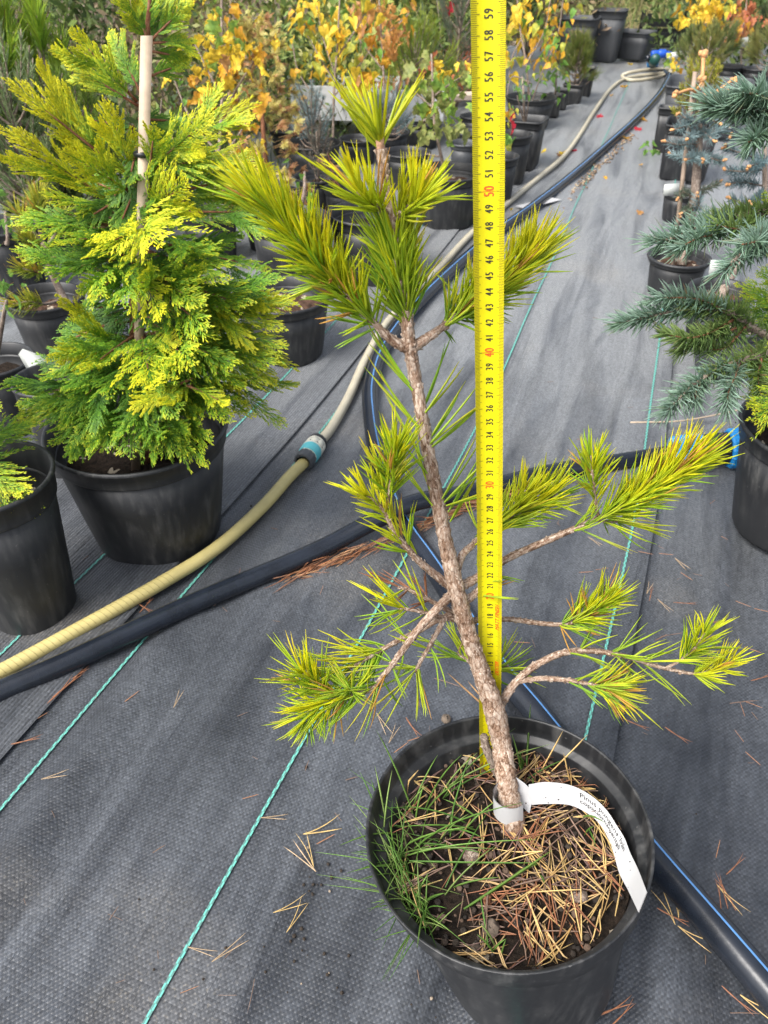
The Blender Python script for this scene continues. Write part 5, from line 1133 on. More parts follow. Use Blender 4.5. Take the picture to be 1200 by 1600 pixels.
A10 = ppot('grey pot left of the tape behind the maple', 726, 222, 46, 280, mat=M_POTG)
A11 = ppot('black pot half hidden by the tape beside the hose', 778, 242, 66, 325)
A12 = ppot('black pot right of the tape with hanging yellow leaves', 800, 208, 64, 290)
A13 = ppot('tall square black pot at the hose bend', 822, 184, 62, 266, sq=7, rot=-AZ, rb=None or .062)
A14 = ppot('wide round black pot under the yellow redbud', 830, 150, 78, 205, rb=.09)
A15 = ppot('narrow square black pot, first beyond the wide round pot', 868, 146, 22, 184, sq=7, rot=-AZ)
A16 = ppot('little square black pot, second beyond the wide round pot', 880, 138, 20, 172, sq=7, rot=-AZ)
A17 = ppot('square black pot, third beyond the wide round pot', 898, 130, 32, 164, sq=7, rot=-AZ)
A18 = ppot('square black pot below the tall tubs', 918, 104, 26, 152, sq=7, rot=-AZ)
A19 = ppot('tall dark tub, nearer of the pair at the path end', 904, 26, 66, 104, mat=M_POTG, rb=.10, sq=5, rot=-AZ, group='tall dark tubs at the path end', empty=True)
A20 = ppot('tall dark tub, farther of the pair at the path end', 954, 14, 54, 98, mat=M_POTG, rb=.092, sq=5, rot=-AZ, group='tall dark tubs at the path end', empty=True)
A21 = ppot('low grey square planter at the end of the path', 995, 48, 54, 94, mat=M_POTG, sq=8, rot=-AZ-.2, empty=True, group='grey square planters')
A22 = ppot('black pot with white tag behind the golden cypress at the left', 76, 590, 112, 765, soil_m=M_SOILP)
A23 = ppot('black pot of the crooked dwarf pine at the left', 70, 462, 118, 575, soil_m=M_SOILP)
A24 = ppot('black pot at the left edge below the dwarf pine', -12, 560, 120, 700)
A25 = ppot('black pot at the left edge behind the dwarf pine', 0, 350, 110, 470)
A26 = ppot('black pot beneath the grey juniper', 60, 330, 100, 420)
A27 = ppot('black pot beneath the green mugo', 150, 320, 90, 400)
A28 = ppot('black pot beneath the yellow maple', 325, 330, 90, 420)
A29 = ppot('black pot beneath the gold hinoki', 420, 300, 96, 400)
A30 = ppot('black pot hidden behind the cypress on the left', 250, 400, 110, 520)
for k, (x, y, w, yb) in enumerate([(560, 215, 60, 262), (610, 205, 60, 250), (660, 190, 60, 235), (450, 200, 60, 250), (745, 180, 52, 225), (735, 205, 48, 250)]):
    ppot(['black pot in the back row below the orange oak', 'black pot in the back row below the white tray', 'black pot in the back row left of the plank', 'black pot in the back row behind the hinoki', 'black pot by the tape near the plank', 'black pot by the tape below the plank'][k], x, y, w, yb)
# right hand pots
B1 = ppot('black pot with bark topping that holds the budded blue spruce', 1062, 400, 94, 472, soil_m=M_SOILP, lip=.006, rb=None)
B2 = ppot('black pot nearer than the budded spruce, with a plastic tag', 1128, 450, 96, 540, soil_m=M_SOILP, lip=.006)
B3 = ppot('dark grey pot under the long spruce branches', 1150, 500, 110, 600, mat=M_POTG)
B4 = ppot('tall square black pot behind the budded spruce', 1085, 190, 82, 285, sq=8, rot=-AZ, mat=M_POTN, rb=.085)
B5 = ppot('small square black pot sticking out at the right of the path', 1046, 166, 30, 240, sq=8, rot=-AZ)
B6 = ppot('big pale rimmed square planter behind the blue spruces', 1110, 128, 128, 215, sq=9, rot=-AZ, mat=M_POTG, group='grey square planters', rb=.16)
B7 = ppot('round black pot at the back right, left of its twin', 1142, 102, 46, 140)
B8 = ppot('round black pot at the back right by the yellowish pine', 1185, 106, 46, 144)
B9 = ppot('dark pot with a white card hanging on it beside the path', 1068, 300, 60, 352, mat=M_POTN, rb=None)
m = MB(); c = P(1052, 296, 2.22); add_box(m, c, np.array([.055, 0, .004]), np.array([0, .0012, 0]), np.array([0, .008, .030])); tag(m.build('plant_card', M_CARD), 'pale plant card on the dark pot below the budded spruce', 'plant card')
m = MB(); c = P(62, 572, 1.42); add_box(m, c, np.array([.045, 0, -.02]), np.array([.01, .002, .01]), np.array([-.014, .01, .034])); tag(m.build('plant_card', M_CARD), 'white tag in the pot behind the golden cypress, lower left', 'plant card')
m = MB(); c = P(1118, 420, 1.9); add_box(m, c, np.array([.03, 0, 0]), np.array([0, .001, 0]), np.array([0, .01, .04])); tag(m.build('plant_card', M_CARD), 'small white tag among the needles near the budded spruce pot', 'plant card')

# ------------------------------------------------------------------ plants of the left rows
tuft_bush('pine', 'bright green long needled pine in the top left corner', G(30, 345), .66, .40, 22, .085, ((.62, .72, .08), (.26, .46, .07), BRL), 110, .0018, shoot_l=.11, ang=36, up=.25)
tuft_bush('pine', 'smaller bright green pine right of the corner pine', G(122, 335), .58, .22, 12, .075, ((.60, .72, .08), (.26, .46, .07), BRL), 100, .0018, shoot_l=.10, ang=34, up=.3)
tuft_bush('juniper', 'grey green feathery juniper at the left edge', soilz(A26, .6), .44, .42, 46, .022, ((.46, .55, .28), (.26, .36, .18), BRL), 60, .0015, shoot_l=.15, ang=30, up=.15)
tuft_bush('mugo_pine', 'dense mid green mugo pine behind the golden cypress', soilz(A27, .6), .38, .36, 40, .035, ((.48, .58, .11), (.20, .34, .08), BRL), 44, .0015, shoot_l=.06, ang=45)
tuft_bush('dark_pine', 'dark green bushy pine between the juniper and the cypress', G(75, 380), .38, .38, 34, .03, ((.28, .38, .10), (.13, .22, .06), BRL), 46, .0015, shoot_l=.08, ang=45)
# crooked dwarf pine
t = thing('dwarf_pine', soilz(A23, .75), 'crooked grey stemmed dwarf pine with yellow green needles at the left', 'pine')
zb = depth_of(soilz(A23, .75)); p = smooth([soilz(A23, .75)+np.array([.04, -.03, -.01]), P(98, 500, zb-.02), P(104, 478, zb-.02), P(92, 450, zb-.02), P(82, 430, zb-.02), P(72, 400, zb-.02), P(62, 360, zb-.02)], 7)
m = MB(); add_tube(m, p, [.010, .009, .0085, .008, .007, .006, .004], 10, rough=.08); m.build('trunk', M_BARKG, t)
for q, n, L in [([(92, 470, -.02), (70, 475, -.05), (45, 472, -.08), (20, 475, -.1)], 150, .034), ([(72, 400, 0), (55, 385, -.06), (40, 372, -.1)], 150, .036), ([(62, 362, 0), (60, 330, -.02), (62, 305, -.02)], 200, .038), ([(80, 420, 0), (60, 425, -.05), (35, 420, -.08)], 130, .034), ([(70, 390, 0), (90, 360, -.02), (100, 335, -.02)], 130, .036), ([(98, 485, 0), (115, 490, .02), (125, 480, .02)], 60, .03), ([(66, 380, 0), (40, 345, -.04), (25, 330, -.05)], 110, .034)]:
    q = smooth([P(a, b_, zb-.02+d) for a, b_, d in q], 6); m = MB(); add_tube(m, q, [.004, .003, .002], 6); o = m.build('branch', M_BARKG, t); m = MB(); shoot(m, q, .35, 1, n, L, 48, .22, ((.72, .66, .08), (.26, .38, .06), DRYC), r=.0010); m.build('needles', M_LEAF, o, 'stuff')
# leafy weeds at the left edge
sapling('broad leaved green weed at the left edge behind the dwarf pine', soilz(A25, .8), [[None, (12, 380), (8, 330)]], [(15, 370, (12, 40), 16, ['hG', 'eG'], .05)], 'leafy_weed', 'weed')
sapling('low green weed in the left edge pot below the dwarf pine', soilz(A24, .9), [[None, (10, 470)]], [(14, 460, (12, 14), 8, ['hG', 'eG'], .04)], 'leafy_weed', 'weed')
# yellow maple
sapling('slender maple with big yellow and orange leaves left of the hinoki', soilz(A28, .7), [[None, (340, 260), (348, 130), (346, 0), (350, -60)], [(345, 150), (320, 100), (300, 60)], [(346, 180), (375, 130), (400, 90)], [(342, 240), (300, 190), (270, 120)], [(343, 250), (370, 215), (385, 190)]],
        [(330, 20, (26, 18), 16, ['mY', 'mY', 'mG', 'mO'], .055), (360, 60, (24, 22), 22, ['mY', 'mY', 'mG'], .055), (330, 85, (22, 16), 14, ['mY', 'mG', 'mY'], .058), (378, 85, (18, 20), 16, ['mY', 'mO', 'mY'], .06), (350, 130, (22, 18), 18, ['mO', 'mB', 'mO', 'mY'], .06), (300, 120, (16, 12), 7, ['mY', 'mO'], .05), (278, 100, (14, 16), 6, ['hY', 'hG'], .045), (280, 150, (10, 16), 5, ['hG', 'hG'], .05), (360, 190, (22, 26), 16, ['mY', 'mO', 'hGY'], .05), (390, 240, (18, 20), 12, ['mY', 'mO'], .05), (300, -10, (30, 12), 10, ['mY', 'mG'], .055)], 'maple_sapling', 'maple')
# gold hinoki
HC = ((.20, .13, .04), (.50, .42, .09), (.80, .72, .30)); HB = ((.26, .10, .04), (.48, .24, .10), (.70, .50, .24))
t = thing('hinoki_cypress', soilz(A29, .6), 'gold and bronze tinged hinoki cypress with scalloped clumps', 'conifer'); zb = depth_of(soilz(A29)+UP*.2)
p = smooth([soilz(A29, .6), P(412, 220, zb), P(408, 120, zb), P(404, 40, zb)], 6); m = MB(); add_tube(m, p, [.009, .007, .004, .002], 7, rough=.08); m.build('stem', M_BARKR, t)
for k in range(120):
    y = rs.uniform(26, 330); hw = np.interp(y, [26, 120, 200, 260, 330], [24, 50, 62, 80, 62]); x = 408+(y-120)*.05+rs.uniform(-1, 1)*hw; e = P(x, y, zb+rs.normal(0, .07)); a = P(409, y+16, zb); mm = MB()
    add_tube(mm, np.stack([a*.5+e*.5, e]), .0012, 4, col=(.3, .2, .1)); br_ = rs.rand() < .32
    for q in range(7):
        d_ = nrm(nrm(e-a)*.5+rs.normal(0, .75, 3)+UP*.15); o_ = e-d_*.012; frond(mm, o_, o_+d_*rs.uniform(.022, .042), np.array([0, -.5, 1])+rs.normal(0, .6, 3), 1.0, rs.uniform(.35, .95), .5, FTL, HB if (br_ or q == 0) else HC, 1.25, cup=.8)
    mm.build('foliage', M_FROND, t, 'stuff')
t = thing('hinoki_cypress', soilz(A4, .8), 'tiny bronze and gold hinoki in the small pot of the second row', 'conifer'); zb = depth_of(soilz(A4)+UP*.05)
p = np.stack([soilz(A4, .8), P(524, 280, zb), P(512, 240, zb)]); m = MB(); add_tube(m, smooth(p, 4), [.004, .003, .0015], 6); m.build('stem', M_BARKR, t)
for k in range(16):
    y = rs.uniform(236, 290); e = P(np.interp(y, [236, 290], [510, 524])+rs.normal(0, 9), y, zb+rs.normal(0, .02)); mm = MB(); frond(mm, P(np.interp(y, [236, 290], [513, 526]), y+8, zb), e, np.array([0, -.5, 1])+rs.normal(0, .5, 3), 1.1, rs.uniform(.3, .9), .4, FTL, HB if k % 2 else HC, 1.3, cup=.5); mm.build('foliage', M_FROND, t, 'stuff')
# small spruces
def small_spruce(label, base, px, ytop, wpx, n, pal=PALBB, buds=True, L=.014, ylow=None):
    base = np.asarray(base, float); hgt = max(top_z(base, px, ytop)-base[2], .12); wd = wpx*depth_of(base)/FPX
    return tuft_bush('blue_spruce', label, base, hgt, wd, n, L, pal, 60, .0010, shoot_l=.07, ang=55, up=.05, low=.25, taper=.35)
small_spruce('small grey blue spruce in the back row behind the hinoki', soilz(A8, .7), 485, 142, 90, 26, L=.016)
small_spruce('small grey blue spruce behind the crown of the pine leader', G(600, 262)+UP*.1, 600, 150, 100, 26, L=.018)
small_spruce('little spruce with grey twigs left of the hinoki pots', soilz(A5, .7), 500, 200, 50, 12, ((.34, .34, .28), (.2, .2, .16), BRL))
# leafy weed in A3
sapling('leafy green weed rising from the pot beside the cypress', soilz(A3, .7), [[None, (474, 310), (476, 268)]], [(474, 300, (10, 26), 12, ['eG', 'hG'], .035)], 'leafy_weed', 'weed')
# birch and oak
bz = G(520, 255); sapling('young birch with small yellow leaves left of the oak', bz, [[None, (522, 140), (528, 60), (532, -40)], [(525, 120), (505, 60), (495, 10)], [(526, 90), (560, 40), (580, 0)], [(522, 150), (555, 110), (585, 70)], [(524, 130), (500, 90), (480, 55)], [(519, 180), (470, 120), (455, 60)]],
        [(505, 40, (22, 24), 26, ['hY', 'hGY', 'hO'], .075), (540, 45, (20, 26), 26, ['hY', 'hGY'], .07), (560, 90, (22, 22), 20, ['hY', 'hGY', 'hG'], .07), (500, 95, (18, 20), 20, ['hY', 'hO', 'hGY'], .07), (545, 125, (20, 18), 16, ['hY', 'hGY'], .065), (485, 130, (12, 14), 10, ['hO', 'hGY'], .07), (520, 10, (30, 12), 16, ['hY', 'hG'], .07), (575, 20, (16, 14), 10, ['hY', 'hGY'], .065), (470, 40, (10, 24), 8, ['hY', 'hO'], .07)], 'birch_sapling', 'birch', spread=.1)
bz = G(600, 255); sapling('young oak with rusty orange leaves beside the birch', bz, [[None, (600, 140), (596, 60), (590, -40)], [(599, 110), (575, 80), (560, 60)], [(597, 60), (625, 35), (640, 20)], [(599, 130), (580, 125), (575, 120)]],
        [(580, 22, (14, 16), 22, ['oB', 'oO'], .09), (600, 30, (14, 16), 22, ['oO'], .08), (606, 62, (14, 14), 20, ['oO', 'oO', 'oB'], .08), (585, 60, (12, 14), 16, ['oO', 'mO'], .08), (622, 45, (10, 10), 8, ['oO', 'oB'], .08), (576, 122, (8, 10), 8, ['mO', 'oO'], .09), (612, 116, (9, 8), 7, ['oB', 'oO'], .08), (634, 20, (12, 14), 8, ['oO', 'hO'], .06)], 'oak_sapling', 'oak', spread=.08)
bz = soilz(A9, .7); sapling('two bare grey stems with white tags beside the terracotta pots', bz, [[None, (668, 60), (650, 18), (643, -30)], [None, (688, 60), (683, 0), (682, -40)], [(650, 18), (636, 10)], [(652, 20), (658, 8)]], [(700, 12, 4, 3, ['mR'], .07), (712, 6, 5, 4, ['mR'], .07)], 'bare_sapling', 'sapling')
bz = soilz(A6, .7); sapling('drooping maple with dull green and yellow leaves left of the tape', bz, [[None, (679, 190), (676, 120), (674, 85)], [(678, 150), (705, 130), (722, 120)], [(678, 170), (655, 150), (645, 140)], [(679, 200), (700, 205), (716, 200)], [(679, 180), (660, 190), (655, 200)], [(686, 245), (664, 240)]],
        [(685, 105, (14, 10), 16, ['mOl', 'mP', 'mY'], .065), (700, 125, (14, 12), 16, ['mOl', 'mG', 'mY'], .06), (720, 118, (10, 10), 9, ['mOl', 'mP'], .06), (660, 130, (12, 14), 12, ['mOl', 'mG'], .06), (680, 150, (18, 14), 22, ['mOl', 'mY', 'mG'], .062), (668, 185, (16, 14), 20, ['mOl'], .062), (695, 190, (14, 12), 16, ['mOl', 'mG'], .06), (716, 205, (10, 8), 8, ['mOl'], .06), (662, 255, (6, 6), 5, ['mOl'], .055), (690, 272, (12, 4), 8, ['mOl', 'mP'], .05)], 'maple_sapling', 'maple', spread=.05)
tuft_bush('pine', 'yellow green bushy pine behind the oak', G(645, 215), .44, .52, 34, .06, ((.55, .58, .08), (.22, .36, .06), BRL), 44, .0013, shoot_l=.1)
tuft_bush('pine', 'grey green pine behind the terracotta pots', G(712, 170), .62, .60, 46, .045, ((.34, .40, .28), (.2, .27, .2), BRL), 44, .0014, shoot_l=.12)
# terracotta pots, white trays, plank
pot('small terracotta pot with a pink saucer by the tape', G(708, 140), .12, .20, mat=M_TERRA, group='terracotta pots', cat='clay pot', name='clay_pot', empty=True)
pot('taller terracotta pot behind the tape', G(738, 150), .15, .26, mat=M_TERRA, group='terracotta pots', cat='clay pot', name='clay_pot', empty=True)
def tray(label, c, w, d, h, rz, nm='white_tray', mat=None):
    t = thing(nm, c, label, 'tray', 'white trays behind the pine'); u = np.array([math.cos(rz), math.sin(rz), 0]); v = np.array([-u[1], u[0], 0]); c = np.asarray(c, float)
    for nm_, cc, x, y, z in [('bottom', c+UP*.006, u*w, v*d, UP*.012), ('side_wall', c+u*(w/2-.008)+UP*(h/2+.012), u*.016, v*d, UP*h), ('side_wall', c-u*(w/2-.008)+UP*(h/2+.012), u*.016, v*d, UP*h), ('end_wall', c+v*(d/2-.008)+UP*(h/2+.012), u*(w-.033), v*.016, UP*h), ('end_wall', c-v*(d/2-.008)+UP*(h/2+.012), u*(w-.033), v*.016, UP*h)]:
        m = MB(); add_box(m, cc, x, y, z); m.build(nm_, mat or M_WHITE, t, smooth_=False)
    return t
tray('white foam tray behind the birch stems', G(545, 215)+UP*.10, .46, .3, .12, -.1)
tray('white foam tray behind the oak, nearer the tape', G(640, 212)+UP*.09, .30, .3, .11, -.05)
m = MB(); add_box(m, G(728, 192)+UP*.12, np.array([.24, .02, 0]), np.array([-.01, .11, 0]), UP*.02); tag(m.build('wood_plank', M_PLANK, smooth_=False), 'pale weathered plank left of the tape behind the maple', 'plank')

# ------------------------------------------------------------------ plants right of the tape, left of the path
bz = soilz(A14, .6); sapling('young redbud with heart shaped yellow leaves right of the tape', bz, [[None, (822, 100), (812, 40), (805, -40)], [(822, 100), (850, 50), (860, 0)], [(815, 60), (800, 90), (795, 120)], [None, (848, 110), (870, 60), (880, 0)], [(830, 130), (800, 120), (792, 150)]],
        [(805, 10, (12, 14), 16, ['hY'], .10), (800, 45, (10, 16), 12, ['hY', 'hY', 'hGY'], .09), (828, 70, (14, 16), 14, ['hY', 'hGY', 'hO'], .08), (845, 30, (18, 20), 22, ['hG', 'hGY', 'hO'], .06), (860, 60, (14, 20), 24, ['hG', 'hGY', 'hO'], .06), (845, 100, (16, 14), 20, ['hG', 'hGY'], .055), (870, 90, (10, 16), 14, ['hG', 'hO'], .055), (795, 100, (6, 14), 8, ['hY', 'hGY'], .075), (872, 20, (12, 16), 12, ['hO', 'hGY'], .06), (820, 130, (16, 8), 8, ['eG', 'hG'], .05), (852, 0, (20, 10), 12, ['hGY', 'hO'], .06)], 'redbud_sapling', 'redbud', spread=.1)
sapling('low sapling with orange and green leaves beside the tape', soilz(A12, .7), [[None, (800, 190), (796, 165)]], [(798, 190, (8, 10), 7, ['mO', 'hGY', 'mR'], .06), (796, 215, (6, 6), 5, ['hGY', 'hG'], .055)], 'sapling', 'sapling')
sapling('thin grey leaved sapling in the tall square pot', soilz(A13, .8), [[None, (818, 150), (816, 120)], [None, (828, 145)], [None, (808, 150)]], [(815, 145, (9, 16), 22, ['eB', 'eG'], .035)], 'sapling', 'sapling')
tuft_bush('mugo_pine', 'small olive mugo pine in the square pots before the tall tubs', soilz(A17, .8), .22, .22, 26, .05, ((.40, .42, .10), (.16, .24, .06), BRL), 50, .0013, shoot_l=.05)
sapling('leafy plant with one yellow leaf in the last square pot', soilz(A18, .8), [[None, (912, 85), (908, 70)]], [(912, 98, (8, 10), 12, ['hG', 'eG', 'eG'], .055), (900, 118, 2, 1, ['hY'], .06)], 'leafy_weed', 'weed')
sapling('small green shrub in the narrow square pots', soilz(A15, .85), [[None, (870, 110)]], [(870, 118, (10, 12), 22, ['eG', 'eB', 'hG'], .05)], 'leafy_shrub', 'shrub')

# ------------------------------------------------------------------ budded spruce and the right rows
BUDM = simple('bud_brown', (.52, .27, .11), .7, .3, 200, bump=.5, bscale=300)
sb = soilz(B1, .75); zb = depth_of(sb)
t = thing('blue_spruce', sb, 'small staked blue spruce with pale brown buds and bare shoots beside the path', 'conifer')
p = smooth([sb+np.array([.01, 0, 0]), P(1083, 320, zb-.03), P(1090, 250, zb-.05), P(1094, 190, zb-.06), P(1096, 150, zb-.06)], 6); m = MB(); add_tube(m, p, [.012, .012, .011, .007, .005], 9, rough=.08); m.build('trunk', M_BARKG, t)
def budshoot(pts, n, L, pal, bare=0.0, zz=zb, root=t, br=.0035, st=.0030):
    q = smooth([P(a, b_, zz+d) for a, b_, d in pts], 6); m = MB(); add_tube(m, q, [st, st*.8, st*.75], 7); o = m.build('branch', BUDM if bare > .5 else M_BARKG, root)
    if n: m = MB(); shoot(m, q, .12, 1-bare, n, L, 58, .06, pal, r=.0010, pair=False, brown=0, tipang=40); m.build('needles', M_LEAF, o, 'stuff')
    m = MB()
    e = q[-1]; d = nrm(q[-1]-q[-2])
    for k in range(3): add_lathe(m, [(.0002, -br), (br*.8, -br*.5), (br, 0), (br*.7, br*.8), (.0002, br*1.4)], e+rs.normal(0, br*.7, 3)+d*br*.4*(k == 0), nrm(d+rs.normal(0, .3, 3)), 8)
    m.build('bud', BUDM, o)
budshoot([(1096, 150, -.06), (1098, 115, -.06), (1099, 82, -.06)], 0, 0, PALBB, 1, br=.008, st=.0062)
for q, bare in [([(1094, 150, -.06), (1080, 140, -.1), (1058, 146, -.12)], .9), ([(1094, 152, -.06), (1090, 140, -.12), (1098, 128, -.14)], .9), ([(1100, 148, -.05), (1120, 142, -.05), (1146, 124, -.04)], .9), ([(1095, 150, -.06), (1108, 146, -.1), (1135, 142, -.1)], .8)]: budshoot(q, 40, .02, PALBB, bare, br=.0065, st=.0045)
for q in [[(1094, 190, -.06), (1078, 188, -.1), (1060, 178, -.12)], [(1094, 200, -.06), (1076, 196, -.1), (1050, 204, -.14)], [(1094, 205, -.05), (1080, 214, -.12), (1072, 216, -.16)], [(1096, 190, -.06), (1100, 182, -.12), (1098, 180, -.16)], [(1093, 225, -.05), (1060, 226, -.1), (1038, 221, -.12)], [(1092, 240, -.05), (1078, 248, -.12), (1070, 249, -.14)], [(1092, 240, -.05), (1098, 250, -.14), (1100, 250, -.18)], [(1094, 240, -.05), (1120, 250, -.08), (1132, 251, -.1)], [(1094, 215, -.05), (1120, 205, -.02), (1140, 200, 0)], [(1092, 200, -.06), (1110, 215, -.12), (1116, 222, -.14)], [(1093, 180, -.06), (1110, 186, -.1), (1125, 194, -.12)], [(1091, 250, .0), (1065, 245, .05), (1045, 240, .08)]]: budshoot(q, 120, .019, PALBB, .12)
for q in [[(1084, 310, -.03), (1068, 300, -.06), (1060, 310, -.08)], [(1084, 300, -.03), (1105, 295, -.03), (1125, 285, -.02)], [(1084, 320, -.03), (1070, 330, -.08), (1064, 335, -.1)]]: budshoot(q, 90, .016, ((.22, .28, .2), (.14, .18, .12), BRL), .1)
budshoot([(1086, 330, -.04), (1092, 320, -.08), (1090, 305, -.1)], 80, .02, PALBB, .1)
m = MB(); a = sb+np.array([-.02, -.02, 0]); c = P(1086, 112, zb-.07); add_box(m, (a+c)/2, np.array([.009, 0, 0]), np.array([0, .009, 0]), c-a); tag(m.build('wooden_stake', simple('stake_wood', (.32, .24, .18), .8, .3, 40)), 'thin brown stake tied beside the budded blue spruce', 'stake')
t2 = thing('blue_spruce', soilz(B2, .75), 'steel blue spruce behind the long branches at the right, buds on its tips', 'conifer'); z2 = depth_of(soilz(B2))+.35
m = MB(); add_tube(m, smooth([soilz(B2, .75), P(1190, 330, z2), P(1195, 230, z2)], 5), [.012, .01, .006], 8); m.build('trunk', M_BARKG, t2)
for q in [[(1190, 290, 0), (1160, 285, -.05), (1136, 288, -.08)], [(1192, 250, 0), (1160, 240, -.05), (1130, 230, -.08)], [(1190, 265, 0), (1165, 268, -.08), (1132, 266, -.1)], [(1195, 230, 0), (1170, 215, -.04), (1142, 212, -.06)], [(1190, 320, 0), (1165, 318, -.08), (1140, 310, -.1)], [(1192, 300, 0), (1185, 310, -.1), (1175, 318, -.14)], [(1195, 250, 0), (1185, 255, -.12), (1170, 260, -.16)], [(1190, 340, 0), (1160, 340, -.05), (1130, 330, -.06)]]: budshoot(q, 190, .022, ((.30, .42, .44), (.16, .26, .28), BRL), .06, z2, t2, br=.0045)
sapling('yellow green dwarf cypress beside the small square pot', G(1072, 215)+UP*.10, [[None, (1075, 160)]], [], 'dwarf_cypress', 'conifer')
tuft_bush('dwarf_spruce', 'bright yellow green dwarf spruce in front of the square planter', soilz(B4, .86), .22, .17, 60, .014, ((.70, .64, .08), (.34, .38, .06), BRL), 34, .0016, shoot_l=.035, ang=55, taper=.7)
for k, (x, y, w, n, L, pal, lb) in enumerate([(1072, 110, 60, 16, .04, ((.44, .46, .16), (.16, .24, .08), BRL), 'small bonsai pine with whorled tufts at the back right, left one'), (1112, 100, 60, 18, .04, ((.36, .40, .14), (.14, .22, .08), BRL), 'small bonsai pine with dark tufts at the back right, middle one'), (1088, 120, 50, 12, .04, ((.48, .44, .14), (.2, .26, .08), BRL), 'small bonsai pine behind the square planter, yellowish'), (1188, 118, 60, 16, .075, ((.52, .48, .16), (.26, .3, .1), BRL), 'yellowish long needled pine at the right edge, back row'), (1198, 70, 70, 30, .05, ((.14, .2, .1), (.07, .11, .06), BRL), 'dark blackish green pine at the right edge, far back'), (1128, 60, 60, 14, .04, ((.34, .4, .14), (.14, .22, .08), BRL), 'dark green bonsai pine under the yellow maple')]):
    b_ = G(x, y+40)+UP*.12; tuft_bush('bonsai_pine' if k < 3 else 'pine', lb, b_, max(top_z(b_, x, y-55)-b_[2], .2), w*depth_of(b_)/FPX*1.3, n, L, pal, 60, .0016, shoot_l=.07, low=.3, taper=.5)
bz = G(1112, 120); sapling('golden yellow maple at the back right', bz, [[None, (1110, 40), (1105, -30)], [(1110, 50), (1090, 20)], [(1110, 40), (1130, 10)]], [(1100, 15, (18, 16), 46, ['mY', 'mY', 'hO'], .09), (1120, 20, (14, 16), 26, ['mY', 'hGY'], .09), (1125, 0, (20, 8), 16, ['hY', 'mO'], .09)], 'maple_sapling', 'maple', spread=.1)
bz = G(1160, 130); sapling('rusty red laceleaf maple at the back right', bz, [[None, (1158, 70), (1165, 20), (1168, -20)], [(1160, 60), (1148, 40)]], [(1166, 12, (10, 12), 34, ['mP', 'oB'], .09), (1155, 42, (14, 8), 34, ['mP', 'oB', 'mO'], .09), (1150, 52, (8, 4), 8, ['mP'], .08)], 'maple_sapling', 'maple', spread=.08)
bz = G(1064, 128); sapling('little maple with pale green and orange leaves by the planter corner', bz+UP*.1, [[None, (1068, 100)], [None, (1060, 100)]], [(1056, 94, (10, 5), 12, ['mG', 'mY', 'hGY'], .05), (1068, 104, (8, 4), 8, ['mG', 'mO'], .05)], 'maple_sapling', 'maple')
sapling('small green seedling on the floor by the tall square pot', G(1022, 232), [[None, (1020, 225)], [None, (1030, 236)]], [(1014, 224, (6, 4), 7, ['eG', 'hG'], .04), (1026, 237, (7, 3), 8, ['eG', 'hG'], .04)], 'seedling', 'weed')
for k, (x, y, zz, lb) in enumerate([(1086, 74, .34, 'white plant tag among the bonsai pines'), (1162, 66, .34, 'white tilted plant tag below the rusty maple')]):
    m = MB(); c = G(x, y+62)+UP*zz*.9; c = P(x, y, depth_of(c)); add_box(m, c, np.array([.05, 0, .01]), np.array([0, .002, 0]), np.array([-.005, .01, .045])); tag(m.build('plant_card', M_CARD), lb, 'plant card')
# crate, valves and the end of the path
cb = G(1034, 76)+UP*.02
t = thing('plastic_crate', cb, 'black slatted plastic crate at the far end of the path', 'crate'); u = np.array([math.cos(-.1), math.sin(-.1), 0]); v = np.array([-u[1], u[0], 0]); w, d, h = .34, .28, .20
m = MB(); add_box(m, cb+UP*.006, u*w, v*d, UP*.012); m.build('bottom', M_BLACK, t, smooth_=False)
for sx in (-1, 1):
    for sy in (-1, 1): m = MB(); add_box(m, cb+u*sx*(w/2-.01)+v*sy*(d/2-.01)+UP*h*.55, u*.03, v*.03, UP*h*1.1-.0*UP); m.build('corner_post', M_BLACK, t, smooth_=False)
for sy in (-1, 1):
    for z in (.04, .085, .15): m = MB(); add_box(m, cb+v*sy*(d/2-.004)+UP*z, u*(w-.05), v*.008, UP*.03); m.build('slat', M_BLACK, t, smooth_=False)
for sx in (-1, 1):
    for z in (.04, .085, .13, .18): m = MB(); add_box(m, cb+u*sx*(w/2-.004)+UP*z, u*.008, v*(d-.05), UP*.03); m.build('slat', M_BLACK, t, smooth_=False)
VB = simple('royal_blue_plastic', (.02, .10, .55), .35)
t = thing('hose_valve', G(1032, 88), 'royal blue hose valve in front of the black crate', 'valve'); c = G(1034, 84, .05)
for nm, cc, r_, ax, ln, mt in [('valve_nut', c+[-.05, 0, .0], .022, (1, .1, 0), .04, VB), ('valve_body', c+[0, 0, 0], .027, (1, .1, 0), .05, VB), ('valve_nut', c+[.05, .0, -.01], .025, (1, .2, -.2), .04, VB)]:
    m = MB(); add_lathe(m, [(.0005, -ln*.6), (r_*.8, -ln*.6), (r_, -ln*.4), (r_, ln*.4), (r_*.8, ln*.6), (.0005, ln*.6)], cc, ax, 20); m.build(nm, mt, t)
t = thing('hose_valve', G(1020, 98), 'bright blue pipe end cap beside the grey planter', 'valve'); m = MB(); add_lathe(m, [(.0005, -.035), (.022, -.035), (.026, -.02), (.026, .015), (.02, .035), (.0005, .035)], G(1020, 98, .05), (1, -.4, .2), 20); m.build('valve_cap', M_BLUE, t)
m = MB(); add_tube(m, np.stack([G(1020, 98, .06), G(1022, 96, .10), G(1024, 92, .16)]), .028, 12); m.build('valve_body', simple('dark_green_plastic', (.01, .06, .05), .4), t)
